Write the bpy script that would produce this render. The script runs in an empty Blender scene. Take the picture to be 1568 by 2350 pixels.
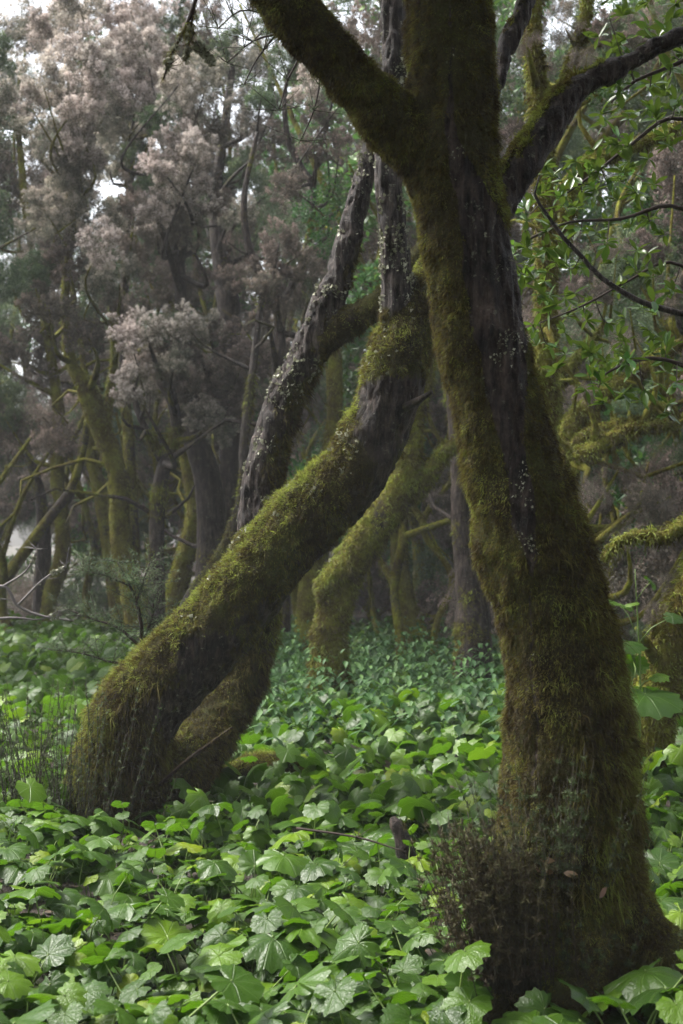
import bpy, math, random
import numpy as np
from mathutils import Vector, Matrix, Quaternion

random.seed(7)
RNG = np.random.default_rng(11)
R = math.radians
C = bpy.context.scene.collection
SC = bpy.context.scene

# ------------------------------------------------------------------ camera, sky, sun, exposure
EYE = 1.67
cam_d = bpy.data.cameras.new('camera')
cam = bpy.data.objects.new('camera', cam_d)
C.objects.link(cam)
cam.location = (0, 0, EYE)
cam.rotation_euler = (R(90 + 0.56), 0, 0)
cam_d.sensor_fit = 'VERTICAL'
cam_d.sensor_height = 36
cam_d.sensor_width = 24
cam_d.lens = 50
cam_d.clip_start = 0.05
cam_d.clip_end = 600
cam_d.dof.use_dof = True
cam_d.dof.focus_distance = 6.3
cam_d.dof.aperture_fstop = 4.0
SC.camera = cam

SUN_AZ, SUN_EL = R(-68), R(56)          # azimuth from +Y towards +X
world = bpy.data.worlds.new('World')
SC.world = world
world.use_nodes = True
wn, wl = world.node_tree.nodes, world.node_tree.links
sky = wn.new('ShaderNodeTexSky')
sky.sky_type = 'NISHITA'
sky.sun_disc = False
sky.sun_elevation = SUN_EL
sky.sun_rotation = SUN_AZ
sky.air_density = 1.0
sky.dust_density = 4.0
hs = wn.new('ShaderNodeHueSaturation')
hs.inputs['Saturation'].default_value = 0.30     # cloud cover: the same sky, nearly colourless
wl.new(sky.outputs[0], hs.inputs['Color'])
wl.new(hs.outputs[0], wn['Background'].inputs[0])
wn['Background'].inputs[1].default_value = 0.08

sun_d = bpy.data.lights.new('sun', 'SUN')
sun_d.energy = 1.5
sun_d.angle = R(25)
sun_d.color = (1.0, 0.96, 0.90)
sun = bpy.data.objects.new('sun', sun_d)
C.objects.link(sun)
sd = Vector((math.sin(SUN_AZ) * math.cos(SUN_EL), math.cos(SUN_AZ) * math.cos(SUN_EL), math.sin(SUN_EL)))
sun.rotation_euler = sd.to_track_quat('Z', 'Y').to_euler()
sun.location = sd * 60

SC.view_settings.view_transform = 'Standard'
SC.view_settings.look = 'None'
SC.view_settings.gamma = 1
SC.view_settings.exposure = 2.8
SC.view_settings.use_curve_mapping = False
SC.render.engine = 'CYCLES'
cy = SC.cycles
cy.use_denoising = True
cy.max_bounces = 6
cy.diffuse_bounces = 4
cy.glossy_bounces = 2
cy.transmission_bounces = 3
cy.volume_bounces = 1
cy.transparent_max_bounces = 4
cy.caustics_reflective = False
cy.caustics_refractive = False

# ------------------------------------------------------------------ helpers
F = 3267.0


def P(u, v, d):
    """point at distance d seen in the direction (u, v) of the photograph"""
    return Vector(((u - 784) / F * d, d, EYE + (1207 - v) / F * d))


def pr(u, v, hw, d):
    return (P(u, v, d), hw / F * d)


def _h(ix, iy, iz):
    n = (ix.astype(np.int64) * 374761393 + iy.astype(np.int64) * 668265263 + iz.astype(np.int64) * 1274126177) & 0xFFFFFFFF
    n = ((n ^ (n >> 13)) * 1103515245) & 0xFFFFFFFF
    n = ((n ^ (n >> 16)) * 2654435761) & 0xFFFFFFFF
    return (n & 0xFFFFFF) / float(0xFFFFFF)


def vn(p):
    """value noise 0..1 at points (N,3)"""
    f = np.floor(p)
    t = p - f
    t = t * t * (3 - 2 * t)
    f = f.astype(np.int64)
    r = 0
    for a in (0, 1):
        for b in (0, 1):
            for c in (0, 1):
                w = (t[:, 0] if a else 1 - t[:, 0]) * (t[:, 1] if b else 1 - t[:, 1]) * (t[:, 2] if c else 1 - t[:, 2])
                r = r + w * _h(f[:, 0] + a, f[:, 1] + b, f[:, 2] + c)
    return r


def fbm(p, o=3):
    s, a, w = 0, 1.0, 0
    for k in range(o):
        s = s + a * vn(p * (2.03 ** k) + 17.3 * k)
        w += a
        a *= 0.5
    return s / w


def mesh_np(name, V, T, mats=(), mi=None, smooth=True, attrs=None, uv=None):
    """mesh from numpy vertices and triangles"""
    me = bpy.data.meshes.new(name)
    V = np.ascontiguousarray(V, dtype=np.float32)
    T = np.ascontiguousarray(T, dtype=np.int32)
    me.vertices.add(len(V))
    me.vertices.foreach_set('co', V.ravel())
    me.loops.add(T.size)
    me.loops.foreach_set('vertex_index', T.ravel())
    me.polygons.add(len(T))
    me.polygons.foreach_set('loop_start', np.arange(0, T.size, 3, dtype=np.int32))
    if mi is not None:
        me.polygons.foreach_set('material_index', np.ascontiguousarray(mi, dtype=np.int32))
    me.polygons.foreach_set('use_smooth', np.full(len(T), smooth))
    for m in mats:
        me.materials.append(m)
    if attrs:
        for k, a in attrs.items():
            at = me.attributes.new(k, 'FLOAT', 'POINT')
            at.data.foreach_set('value', np.ascontiguousarray(a, dtype=np.float32))
    if uv is not None:
        l = me.uv_layers.new(name='UVMap')
        l.data.foreach_set('uv', np.ascontiguousarray(uv[T.ravel()], dtype=np.float32).ravel())
    me.update(calc_edges=True)
    return me


def obj(name, me, parent=None, loc=None, rot=None, scale=None):
    o = bpy.data.objects.new(name, me)
    C.objects.link(o)
    if parent is not None:
        o.parent = parent
    if loc is not None:
        o.location = loc
    if rot is not None:
        o.rotation_euler = rot
    if scale is not None:
        o.scale = scale if hasattr(scale, '__len__') else (scale,) * 3
    return o


def tag(o, label, cat, group=None):
    o['label'] = label
    o['category'] = cat
    if group:
        o['group'] = group
    return o


def empty(name, loc, label, cat, group=None):
    o = obj(name, None, None, loc)
    o.empty_display_size = 0.2
    return tag(o, label, cat, group)


def join(parts):
    Vs, Ts, off = [], [], 0
    for v, t in parts:
        Vs.append(v)
        Ts.append(t + off)
        off += len(v)
    return np.vstack(Vs), np.vstack(Ts)


def resample(pts, step):
    """Catmull-Rom through (Vector, r) points"""
    A = np.array([[p.x, p.y, p.z, r] for p, r in pts])
    A = np.vstack([2 * A[0] - A[1], A, 2 * A[-1] - A[-2]])
    A[0, 3], A[-1, 3] = A[1, 3], A[-2, 3]
    out = []
    for i in range(1, len(A) - 2):
        p0, p1, p2, p3 = A[i - 1:i + 3]
        n = max(1, int(np.linalg.norm(p2[:3] - p1[:3]) / step))
        for k in range(n):
            t = k / n
            out.append(0.5 * ((2 * p1) + (-p0 + p2) * t + (2 * p0 - 5 * p1 + 4 * p2 - p3) * t * t + (-p0 + 3 * p1 - 3 * p2 + p3) * t ** 3))
    out.append(A[-2])
    out = np.array(out)
    out[:, 3] = np.maximum(out[:, 3], 0.0008)
    return out


def tube(S, k=10, lump=0.0, lf=6.0, seed=0.0):
    """closed tube round samples S (N,4)"""
    Pp, r = S[:, :3], S[:, 3]
    n = len(S)
    T = np.gradient(Pp, axis=0)
    T /= np.linalg.norm(T, axis=1)[:, None] + 1e-9
    N = np.zeros_like(T)
    a = np.array([1.0, 0, 0]) if abs(T[0, 0]) < 0.8 else np.array([0, 1.0, 0])
    nv = a - T[0] * a.dot(T[0])
    N[0] = nv / np.linalg.norm(nv)
    for i in range(1, n):
        nv = N[i - 1] - T[i] * N[i - 1].dot(T[i])
        N[i] = nv / (np.linalg.norm(nv) + 1e-9)
    B = np.cross(T, N)
    th = np.arange(k) * 2 * np.pi / k
    D = N[:, None, :] * np.cos(th)[None, :, None] + B[:, None, :] * np.sin(th)[None, :, None]
    rr = np.repeat(r[:, None], k, 1)
    if lump:
        q = (Pp[:, None, :] + D * rr[:, :, None]).reshape(-1, 3)
        rr = rr * (1 + lump * 2 * (fbm(q * lf + seed, 3).reshape(n, k) - 0.5))
    V = (Pp[:, None, :] + D * rr[:, :, None]).reshape(-1, 3)
    i = np.arange(n - 1)[:, None] * k
    j = np.arange(k)[None, :]
    a_, b_, c_, d_ = i + j, i + (j + 1) % k, i + k + j, i + k + (j + 1) % k
    T1 = np.stack([a_, b_, d_], -1).reshape(-1, 3)
    T2 = np.stack([a_, d_, c_], -1).reshape(-1, 3)
    c0, c1 = len(V), len(V) + 1
    V = np.vstack([V, Pp[0], Pp[-1]])
    jj = np.arange(k)
    e = (n - 1) * k
    T3 = np.stack([np.full(k, c0), (jj + 1) % k, jj], -1)
    T4 = np.stack([np.full(k, c1), e + jj, e + (jj + 1) % k], -1)
    return V, np.vstack([T1, T2, T3, T4]).astype(np.int64)


# ------------------------------------------------------------------ materials
def new_mat(name):
    m = bpy.data.materials.new(name)
    m.use_nodes = True
    nt = m.node_tree
    return m, nt, nt.nodes['Principled BSDF']


def nd(nt, typ, **kw):
    n = nt.nodes.new(typ)
    for k, v in kw.items():
        setattr(n, k, v)
    return n


def ramp(nt, src, stops):
    r = nd(nt, 'ShaderNodeValToRGB')
    e = r.color_ramp.elements
    while len(e) < len(stops):
        e.new(0.5)
    for i, (p, c) in enumerate(stops):
        e[i].position = p
        e[i].color = (*c, 1) if len(c) == 3 else c
    nt.links.new(src, r.inputs[0])
    return r.outputs[0]


def noise(nt, scale, detail=4, vec=None, rough=0.55):
    n = nd(nt, 'ShaderNodeTexNoise')
    n.inputs['Scale'].default_value = scale
    n.inputs['Detail'].default_value = detail
    n.inputs['Roughness'].default_value = rough
    if vec is not None:
        nt.links.new(vec, n.inputs['Vector'])
    return n.outputs['Fac']


def mixc(nt, fac, a, b, blend='MIX'):
    m = nd(nt, 'ShaderNodeMix', data_type='RGBA', blend_type=blend)
    for s, x in ((m.inputs['Factor'], fac), (m.inputs['A'], a), (m.inputs['B'], b)):
        if hasattr(x, 'links'):
            nt.links.new(x, s)
        elif isinstance(x, (int, float)):
            s.default_value = x
        else:
            s.default_value = (*x, 1)
    return [o for o in m.outputs if o.type == 'RGBA'][0]


def math_(nt, op, a, b=0.0, clamp=False):
    m = nd(nt, 'ShaderNodeMath', operation=op, use_clamp=clamp)
    for s, x in ((m.inputs[0], a), (m.inputs[1], b)):
        if hasattr(x, 'links'):
            nt.links.new(x, s)
        else:
            s.default_value = x
    return m.outputs[0]


def bump(nt, bs, h, strength, dist, prev=None):
    b = nd(nt, 'ShaderNodeBump')
    b.inputs['Strength'].default_value = strength
    b.inputs['Distance'].default_value = dist
    nt.links.new(h, b.inputs['Height'])
    if prev is not None:
        nt.links.new(prev, b.inputs['Normal'])
    nt.links.new(b.outputs[0], bs.inputs['Normal'])
    return b.outputs[0]


def obj_vec(nt, scale=(1, 1, 1)):
    g = nd(nt, 'ShaderNodeNewGeometry')
    mp = nd(nt, 'ShaderNodeMapping')
    mp.inputs['Scale'].default_value = scale
    nt.links.new(g.outputs['Position'], mp.inputs[0])
    return mp.outputs[0]


def attr(nt, name):
    a = nd(nt, 'ShaderNodeAttribute', attribute_name=name)
    return a.outputs['Fac']


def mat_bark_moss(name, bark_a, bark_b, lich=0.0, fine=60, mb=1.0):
    """wet bark under patches of moss; the mesh attribute 'moss' says where the moss sits"""
    m, nt, bs = new_mat(name)
    v = obj_vec(nt)
    vs = obj_vec(nt, (1, 1, 0.22))
    n1 = noise(nt, fine * 0.85, 6, vs, 0.7)
    n2 = noise(nt, 9, 3, v)
    bark = ramp(nt, math_(nt, 'ADD', math_(nt, 'MULTIPLY', n1, 0.7), math_(nt, 'MULTIPLY', n2, 0.3)), [(0.42, bark_a), (0.52, tuple(x * 0.35 + y * 0.65 for x, y in zip(bark_b, bark_a))), (0.64, bark_b)])
    if lich:
        ln = noise(nt, 34, 4, v, 0.7)
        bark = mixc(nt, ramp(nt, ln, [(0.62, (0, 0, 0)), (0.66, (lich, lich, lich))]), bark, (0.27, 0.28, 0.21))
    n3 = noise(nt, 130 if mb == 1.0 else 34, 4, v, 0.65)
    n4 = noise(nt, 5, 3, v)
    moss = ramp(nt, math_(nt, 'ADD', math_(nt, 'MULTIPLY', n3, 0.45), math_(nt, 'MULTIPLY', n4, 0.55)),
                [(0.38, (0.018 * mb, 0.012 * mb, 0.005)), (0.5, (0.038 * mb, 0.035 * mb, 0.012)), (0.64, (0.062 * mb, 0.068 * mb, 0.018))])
    a = math_(nt, 'ADD', attr(nt, 'moss'), math_(nt, 'MULTIPLY', math_(nt, 'SUBTRACT', noise(nt, 28, 4, v), 0.5), 0.7))
    f = ramp(nt, a, [(0.38, (0, 0, 0)), (0.58, (1, 1, 1))])
    nt.links.new(mixc(nt, f, bark, moss), bs.inputs['Base Color'])
    rg = nd(nt, 'ShaderNodeMapRange')
    nt.links.new(f, rg.inputs[0])
    rg.inputs['To Min'].default_value = 0.55
    bs.inputs['Specular IOR Level'].default_value = 0.13
    rg.inputs['To Max'].default_value = 0.9
    nt.links.new(rg.outputs[0], bs.inputs['Roughness'])
    hgt = math_(nt, 'ADD', math_(nt, 'MULTIPLY', n1, 0.6), math_(nt, 'MULTIPLY', n3, 0.5))
    bump(nt, bs, hgt, 1.0, 0.035)
    return m


def mat_tint(name, stops, rough=0.7, transl=0.0, objrand=0.0, spec=0.4, hue=0.02):
    """leaf-like material: colour from the mesh attribute 'tint' (which leaf, how old), a little variation per object"""
    m, nt, bs = new_mat(name)
    c = ramp(nt, attr(nt, 'tint'), stops)
    if objrand:
        oi = nd(nt, 'ShaderNodeObjectInfo')
        h = nd(nt, 'ShaderNodeHueSaturation')
        nt.links.new(c, h.inputs['Color'])
        mr = nd(nt, 'ShaderNodeMapRange')
        nt.links.new(oi.outputs['Random'], mr.inputs[0])
        mr.inputs['To Min'].default_value = 1 - objrand
        mr.inputs['To Max'].default_value = 1 + objrand
        nt.links.new(mr.outputs[0], h.inputs['Value'])
        mr2 = nd(nt, 'ShaderNodeMapRange')
        nt.links.new(math_(nt, 'FRACT', math_(nt, 'MULTIPLY', oi.outputs['Random'], 7.31)), mr2.inputs[0])
        mr2.inputs['To Min'].default_value = 0.5 - hue
        mr2.inputs['To Max'].default_value = 0.5 + hue
        nt.links.new(mr2.outputs[0], h.inputs['Hue'])
        c = h.outputs[0]
    nt.links.new(c, bs.inputs['Base Color'])
    bs.inputs['Roughness'].default_value = rough
    bs.inputs['Specular IOR Level'].default_value = spec
    if transl:
        tr = nd(nt, 'ShaderNodeBsdfTranslucent')
        nt.links.new(mixc(nt, 0.35, c, (0.20, 0.26, 0.03)) if transl == 0.32 else c, tr.inputs[0])
        mx = nd(nt, 'ShaderNodeMixShader')
        mx.inputs[0].default_value = transl
        nt.links.new(bs.outputs[0], mx.inputs[1])
        nt.links.new(tr.outputs[0], mx.inputs[2])
        nt.links.new(mx.outputs[0], nt.nodes['Material Output'].inputs[0])
    return m


def mat_leaf(name, per_object):
    """big wet crinkled leaf: veins fan out from the stalk (uv centre), blisters between them"""
    m, nt, bs = new_mat(name)
    uv = nd(nt, 'ShaderNodeUVMap')
    sep = nd(nt, 'ShaderNodeSeparateXYZ')
    nt.links.new(uv.outputs[0], sep.inputs[0])
    x = math_(nt, 'SUBTRACT', sep.outputs[0], 0.5)
    y = math_(nt, 'SUBTRACT', sep.outputs[1], 0.5)
    ang = math_(nt, 'ARCTAN2', y, x)
    rad = math_(nt, 'SQRT', math_(nt, 'ADD', math_(nt, 'MULTIPLY', x, x), math_(nt, 'MULTIPLY', y, y)))
    w = math_(nt, 'ABSOLUTE', math_(nt, 'SINE', math_(nt, 'MULTIPLY', ang, 4.5)))
    wd = math_(nt, 'MULTIPLY', w, math_(nt, 'ADD', rad, 0.03))             # distance to the nearest main vein
    vein = ramp(nt, wd, [(0.0, (1, 1, 1)), (0.05, (0, 0, 0))])
    vo = nd(nt, 'ShaderNodeTexVoronoi', feature='DISTANCE_TO_EDGE')
    vo.inputs['Scale'].default_value = 20
    nt.links.new(uv.outputs[0], vo.inputs['Vector'])
    blister = ramp(nt, vo.outputs['Distance'], [(0.0, (0, 0, 0)), (0.25, (1, 1, 1))])
    if per_object:
        oi = nd(nt, 'ShaderNodeObjectInfo')
        rnd = oi.outputs['Random']
    else:
        rnd = attr(nt, 'tint')
    c = ramp(nt, rnd, [(0.0, (0.012, 0.036, 0.004)), (0.35, (0.023, 0.062, 0.005)), (0.75, (0.045, 0.102, 0.005)), (0.93, (0.095, 0.175, 0.006)), (1.0, (0.16, 0.21, 0.006))])
    c = mixc(nt, math_(nt, 'MULTIPLY', noise(nt, 5, 3, uv.outputs[0]), 0.5), c, (0.040, 0.082, 0.005))
    c = mixc(nt, ramp(nt, noise(nt, 26, 3, uv.outputs[0], 0.7), [(0.70, (0, 0, 0)), (0.76, (0.6, 0.6, 0.6))]), c, (0.09, 0.085, 0.02))
    c = mixc(nt, math_(nt, 'MULTIPLY', vein, 0.35), c, (0.13, 0.21, 0.04))
    nt.links.new(c, bs.inputs['Base Color'])
    rgh = nd(nt, 'ShaderNodeMapRange')
    nt.links.new(noise(nt, 9, 3, uv.outputs[0]), rgh.inputs[0])
    rgh.inputs['To Min'].default_value = 0.24
    rgh.inputs['To Max'].default_value = 0.48
    nt.links.new(rgh.outputs[0], bs.inputs['Roughness'])
    bs.inputs['Specular IOR Level'].default_value = 0.24
    hgt = math_(nt, 'ADD', math_(nt, 'MULTIPLY', math_(nt, 'SUBTRACT', 1.0, vein), 0.8), math_(nt, 'MULTIPLY', blister, 0.19))
    bump(nt, bs, hgt, 0.6, 0.006)
    tr = nd(nt, 'ShaderNodeBsdfTranslucent')
    nt.links.new(mixc(nt, 0.6, c, (0.10, 0.24, 0.006)), tr.inputs[0])
    mx = nd(nt, 'ShaderNodeMixShader')
    mx.inputs[0].default_value = 0.32
    nt.links.new(bs.outputs[0], mx.inputs[1])
    nt.links.new(tr.outputs[0], mx.inputs[2])
    nt.links.new(mx.outputs[0], nt.nodes['Material Output'].inputs[0])
    return m


M = {}
M['hero'] = mat_bark_moss('wet_bark_with_moss', (0.007, 0.005, 0.0045), (0.085, 0.062, 0.052), 0.35, 55)
M['pale'] = mat_bark_moss('ridged_grey_bark', (0.007, 0.005, 0.0045), (0.105, 0.082, 0.072), 0.7, 70)
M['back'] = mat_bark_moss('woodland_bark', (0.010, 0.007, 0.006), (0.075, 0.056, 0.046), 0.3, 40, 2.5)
M['twig'] = mat_tint('dark_twig', [(0, (0.026, 0.018, 0.014)), (1, (0.050, 0.037, 0.033))], 0.7, 0, 0, 0.12)
M['palebranch'] = mat_tint('grey_lichened_branch', [(0, (0.06, 0.05, 0.05)), (1, (0.12, 0.105, 0.10))], 0.6)
MOSS = [(0.0, (0.018, 0.011, 0.005)), (0.3, (0.052, 0.037, 0.010)), (0.58, (0.098, 0.082, 0.016)), (0.83, (0.125, 0.132, 0.022)), (1.0, (0.20, 0.24, 0.04))]
M['moss'] = mat_tint('hanging_moss', MOSS, 0.75, 0.42, 0, 0.25)
M['lichen'] = mat_tint('crusty_lichen', [(0, (0.10, 0.11, 0.06)), (0.5, (0.22, 0.22, 0.15)), (1, (0.42, 0.42, 0.33))], 0.8, 0.15)
M['heath_pink'] = mat_tint('heath_in_pale_flower', [(0, (0.075, 0.075, 0.05)), (0.22, (0.20, 0.17, 0.135)), (0.45, (0.42, 0.365, 0.33)), (0.85, (0.70, 0.63, 0.575))], 0.8, 0.35, 0.15)
M['heath_grey'] = mat_tint('heath_in_dull_flower', [(0, (0.075, 0.086, 0.058)), (0.35, (0.19, 0.18, 0.14)), (0.85, (0.54, 0.48, 0.41))], 0.8, 0.35, 0.2)
M['heath_brown'] = mat_tint('heath_with_brown_spent_flowers', [(0, (0.062, 0.056, 0.042)), (0.6, (0.135, 0.110, 0.090)), (1, (0.28, 0.22, 0.185))], 0.8, 0.35, 0.25)
M['heath_green'] = mat_tint('green_heath_needles', [(0, (0.041, 0.066, 0.031)), (0.6, (0.072, 0.114, 0.050)), (1, (0.144, 0.186, 0.084))], 0.7, 0.35, 0.25)
M['laurel_far'] = mat_tint('laurel_leaves', [(0, (0.026, 0.072, 0.019)), (0.7, (0.060, 0.144, 0.029)), (1, (0.144, 0.264, 0.036))], 0.4, 0.36, 0.25)
M['shoot'] = mat_tint('dark_heath_shoot', [(0, (0.020, 0.015, 0.010)), (0.6, (0.035, 0.030, 0.016)), (1, (0.06, 0.055, 0.026))], 0.8, 0.2)
M['shootgreen'] = mat_tint('green_heath_shoot', [(0, (0.022, 0.026, 0.010)), (0.6, (0.040, 0.055, 0.018)), (1, (0.07, 0.10, 0.03))], 0.8, 0.25)
M['shootbrown'] = mat_tint('brown_heath_shoot', [(0, (0.035, 0.022, 0.012)), (0.6, (0.050, 0.038, 0.016)), (1, (0.07, 0.07, 0.025))], 0.8, 0.25)
M['leaf'] = mat_leaf('wet_broad_leaf', True)
M['leafmass'] = mat_leaf('wet_broad_leaf_carpet', False)
M['stalk'] = mat_tint('leaf_stalk', [(0, (0.10, 0.17, 0.03)), (1, (0.16, 0.22, 0.05))], 0.45, 0.2)
M['nettle'] = mat_tint('nettle_leaf', [(0, (0.022, 0.060, 0.020)), (0.6, (0.038, 0.092, 0.026)), (1, (0.07, 0.14, 0.032))], 0.6, 0.3, 0, 0.25)
M['laurel'] = mat_tint('glossy_laurel_leaf', [(0, (0.04, 0.10, 0.016)), (1, (0.085, 0.18, 0.02))], 0.26, 0.32, 0.35, 0.45, 0.025)
M['dryleaf'] = mat_tint('dry_leaf', [(0, (0.05, 0.028, 0.014)), (1, (0.15, 0.085, 0.04))], 0.6, 0.15, 0.4)

# ------------------------------------------------------------------ ground
TREES_FOOT = []            # (x, y, radius) kept clear of leaves


def gz(x, y):
    q = np.stack([np.asarray(x, float) * 0.45, np.asarray(y, float) * 0.45, np.zeros_like(np.asarray(x, float))], -1).reshape(-1, 3)
    q2 = q * 6.1 + 3
    return (0.16 * (vn(q) - 0.5) + 0.05 * (vn(q2) - 0.5)).reshape(np.shape(x))


def build_ground():
    a = np.concatenate([-np.geomspace(90, 9, 14), np.linspace(-8.5, 8.5, 120), np.geomspace(9, 90, 14)])
    b = np.concatenate([-np.geomspace(60, 3, 10), np.linspace(-2.5, 26, 190), np.geomspace(27, 120, 16)])
    X, Y = np.meshgrid(a, b)
    Z = gz(X.ravel(), Y.ravel()).reshape(X.shape)
    V = np.stack([X, Y, Z], -1).reshape(-1, 3)
    nx = len(a)
    i = np.arange(len(b) - 1)[:, None] * nx + np.arange(nx - 1)[None, :]
    T = np.vstack([np.stack([i, i + 1, i + nx + 1], -1).reshape(-1, 3), np.stack([i, i + nx + 1, i + nx], -1).reshape(-1, 3)])
    m, nt, bs = new_mat('forest_soil')
    v = obj_vec(nt)
    n = noise(nt, 14, 6, v, 0.65)
    c = ramp(nt, n, [(0.3, (0.012, 0.009, 0.006)), (0.55, (0.035, 0.024, 0.016)), (0.72, (0.075, 0.048, 0.03))])
    c = mixc(nt, ramp(nt, noise(nt, 2.2, 3, v), [(0.52, (0, 0, 0)), (0.62, (1, 1, 1))]), c, (0.035, 0.045, 0.010))
    nt.links.new(c, bs.inputs['Base Color'])
    bs.inputs['Roughness'].default_value = 0.85
    bump(nt, bs, noise(nt, 60, 5, v), 0.8, 0.03)
    o = obj('ground', mesh_np('ground', V, T, [m]))
    o['kind'] = 'structure'


build_ground()


# ------------------------------------------------------------------ trees near the camera: one skin over a skeleton, then moss
def strands(Pt, Nn, L, W, tint, droop=0.8, spread=0.6, rng=RNG):
    """little tapering moss shoots"""
    n = len(Pt)
    rnd = rng.normal(size=(n, 3))
    d = Nn * 0.75 + rnd * spread * 0.6 + np.array([0, 0, -1.0]) * droop * 0.45
    d /= np.linalg.norm(d, axis=1)[:, None]
    s = np.cross(d, rng.normal(size=(n, 3)))
    s /= np.linalg.norm(s, axis=1)[:, None] + 1e-9
    d2 = d + np.array([0, 0, -1.0]) * droop + rng.normal(size=(n, 3)) * 0.25
    d2 /= np.linalg.norm(d2, axis=1)[:, None]
    m = Pt + d * (L * 0.5)[:, None]
    t = m + d2 * (L * 0.5)[:, None]
    w = s * W[:, None]
    V = np.stack([Pt - w, Pt + w, m - w * 0.8, m + w * 0.8, t], 1).reshape(-1, 3)
    b = np.arange(n)[:, None] * 5
    T = np.concatenate([b + np.array([[0, 1, 3]]), b + np.array([[0, 3, 2]]), b + np.array([[2, 3, 4]])], 0)
    tt = np.stack([tint * 0.75, tint * 0.75, tint, tint, tint + 0.10], 1).ravel()
    return V, T, np.clip(tt, 0, 1)


def sample_surface(V, T, w, n, rng=RNG):
    a, b, c = V[T[:, 0]], V[T[:, 1]], V[T[:, 2]]
    cr = np.cross(b - a, c - a)
    ar = np.linalg.norm(cr, axis=1)
    wt = ar * w[T].mean(1)
    n = int(n)
    idx = rng.choice(len(T), n, p=wt / wt.sum())
    r1, r2 = np.sqrt(rng.random(n)), rng.random(n)
    Pt = a[idx] * (1 - r1)[:, None] + b[idx] * (r1 * (1 - r2))[:, None] + c[idx] * (r1 * r2)[:, None]
    N = cr[idx] / (ar[idx][:, None] + 1e-12)
    return Pt, N


def skin(paths, voxel, smooth_it, ridge=0.006, lump=0.02, lf=7.0):
    """voxel-fused skin over the limbs, smoothed and roughened; returns V, T, N, nearest path, position along it"""
    parts, SK, SI, ST = [], [], [], []
    for i, pts in enumerate(paths):
        S = resample(pts, 0.05)
        parts.append(tube(S, 20))
        SK.append(S)
        SI.append(np.full(len(S), i))
        ST.append(np.linspace(0, 1, len(S)))
    V, T = join(parts)
    me = mesh_np('raw', V, T)
    o = obj('raw', me)
    md = o.modifiers.new('fuse', 'REMESH')
    md.mode = 'VOXEL'
    md.voxel_size = voxel
    dg = bpy.context.evaluated_depsgraph_get()
    ev = o.evaluated_get(dg)
    m2 = bpy.data.meshes.new_from_object(ev)
    m2.calc_loop_triangles()
    n = len(m2.vertices)
    V = np.empty(n * 3, np.float32)
    m2.vertices.foreach_get('co', V)
    V = V.reshape(-1, 3).astype(float)
    T = np.empty(len(m2.loop_triangles) * 3, np.int32)
    m2.loop_triangles.foreach_get('vertices', T)
    T = T.reshape(-1, 3)
    bpy.data.objects.remove(o)
    bpy.data.meshes.remove(me)
    bpy.data.meshes.remove(m2)
    E = np.vstack([T[:, [0, 1]], T[:, [1, 2]], T[:, [2, 0]]])
    deg = np.bincount(E.ravel(), minlength=n)
    for _ in range(smooth_it):
        s = np.stack([np.bincount(E[:, 0], V[E[:, 1], k], n) + np.bincount(E[:, 1], V[E[:, 0], k], n) for k in range(3)], 1)
        V = V * 0.4 + 0.6 * s / np.maximum(deg, 1)[:, None]

    def normals(V):
        cr = np.cross(V[T[:, 1]] - V[T[:, 0]], V[T[:, 2]] - V[T[:, 0]])
        N = np.stack([sum(np.bincount(T[:, j], cr[:, k], n) for j in range(3)) for k in range(3)], 1)
        return N / (np.linalg.norm(N, axis=1)[:, None] + 1e-12)
    N = normals(V)
    S = np.vstack(SK)
    SI, ST = np.concatenate(SI), np.concatenate(ST)
    near = np.empty(n, int)
    for k in range(0, n, 20000):
        D = np.linalg.norm(V[k:k + 20000, None, :] - S[None, :, :3], axis=2) - S[None, :, 3]
        near[k:k + 20000] = D.argmin(1)
    V = V + N * (lump * 2 * (fbm(V * lf, 3) - 0.5))[:, None]
    V = V + N * (ridge * 2 * (fbm(V * np.array([38, 38, 6.0]), 2) - 0.5))[:, None]
    return V, T, normals(V), SI[near], ST[near]


def split_parts(root, names, V, T, pi, mossw, mats):
    """one mesh per limb; returns the objects"""
    fi = pi[T[:, 0]]
    out = []
    for i, nm in enumerate(names):
        t = T[fi == i]
        if not len(t):
            out.append(None)
            continue
        u, inv = np.unique(t, return_inverse=True)
        me = mesh_np(nm, V[u], inv.reshape(-1, 3), [mats[i]], attrs={'moss': mossw[u]})
        out.append(obj(nm, me, root))
    return out


def at_root(root, V):
    return V - np.array(root.location)


def moss_coat(parent, root, V, T, w, n, L, W, droop=0.8, name='moss', mat='moss', base_t=0.45):
    Pt, N = sample_surface(V, T, w, n)
    cl = fbm(Pt * 7 + 4, 3)
    fine = fbm(Pt * 42, 2)
    tuft = vn(Pt * 30 + 5)
    up = N[:, 2]
    tint = base_t + 1.15 * (cl - 0.5) + 0.9 * (fine - 0.5) + 0.18 * up + RNG.normal(size=len(Pt)) * 0.17
    ln = L * (0.35 + 1.5 * tuft ** 2) * (0.5 + 1.1 * fbm(Pt * 11 + 9, 2)) * RNG.uniform(0.5, 1.3, len(Pt))
    v, t, tt = strands(Pt, N, ln, np.full(len(Pt), W) * RNG.uniform(0.6, 1.3, len(Pt)), tint, droop)
    o = obj(name, mesh_np(name, at_root(root, v), t, [M[mat]], smooth=False, attrs={'tint': tt}), parent)
    o['kind'] = 'stuff'
    return o


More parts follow.
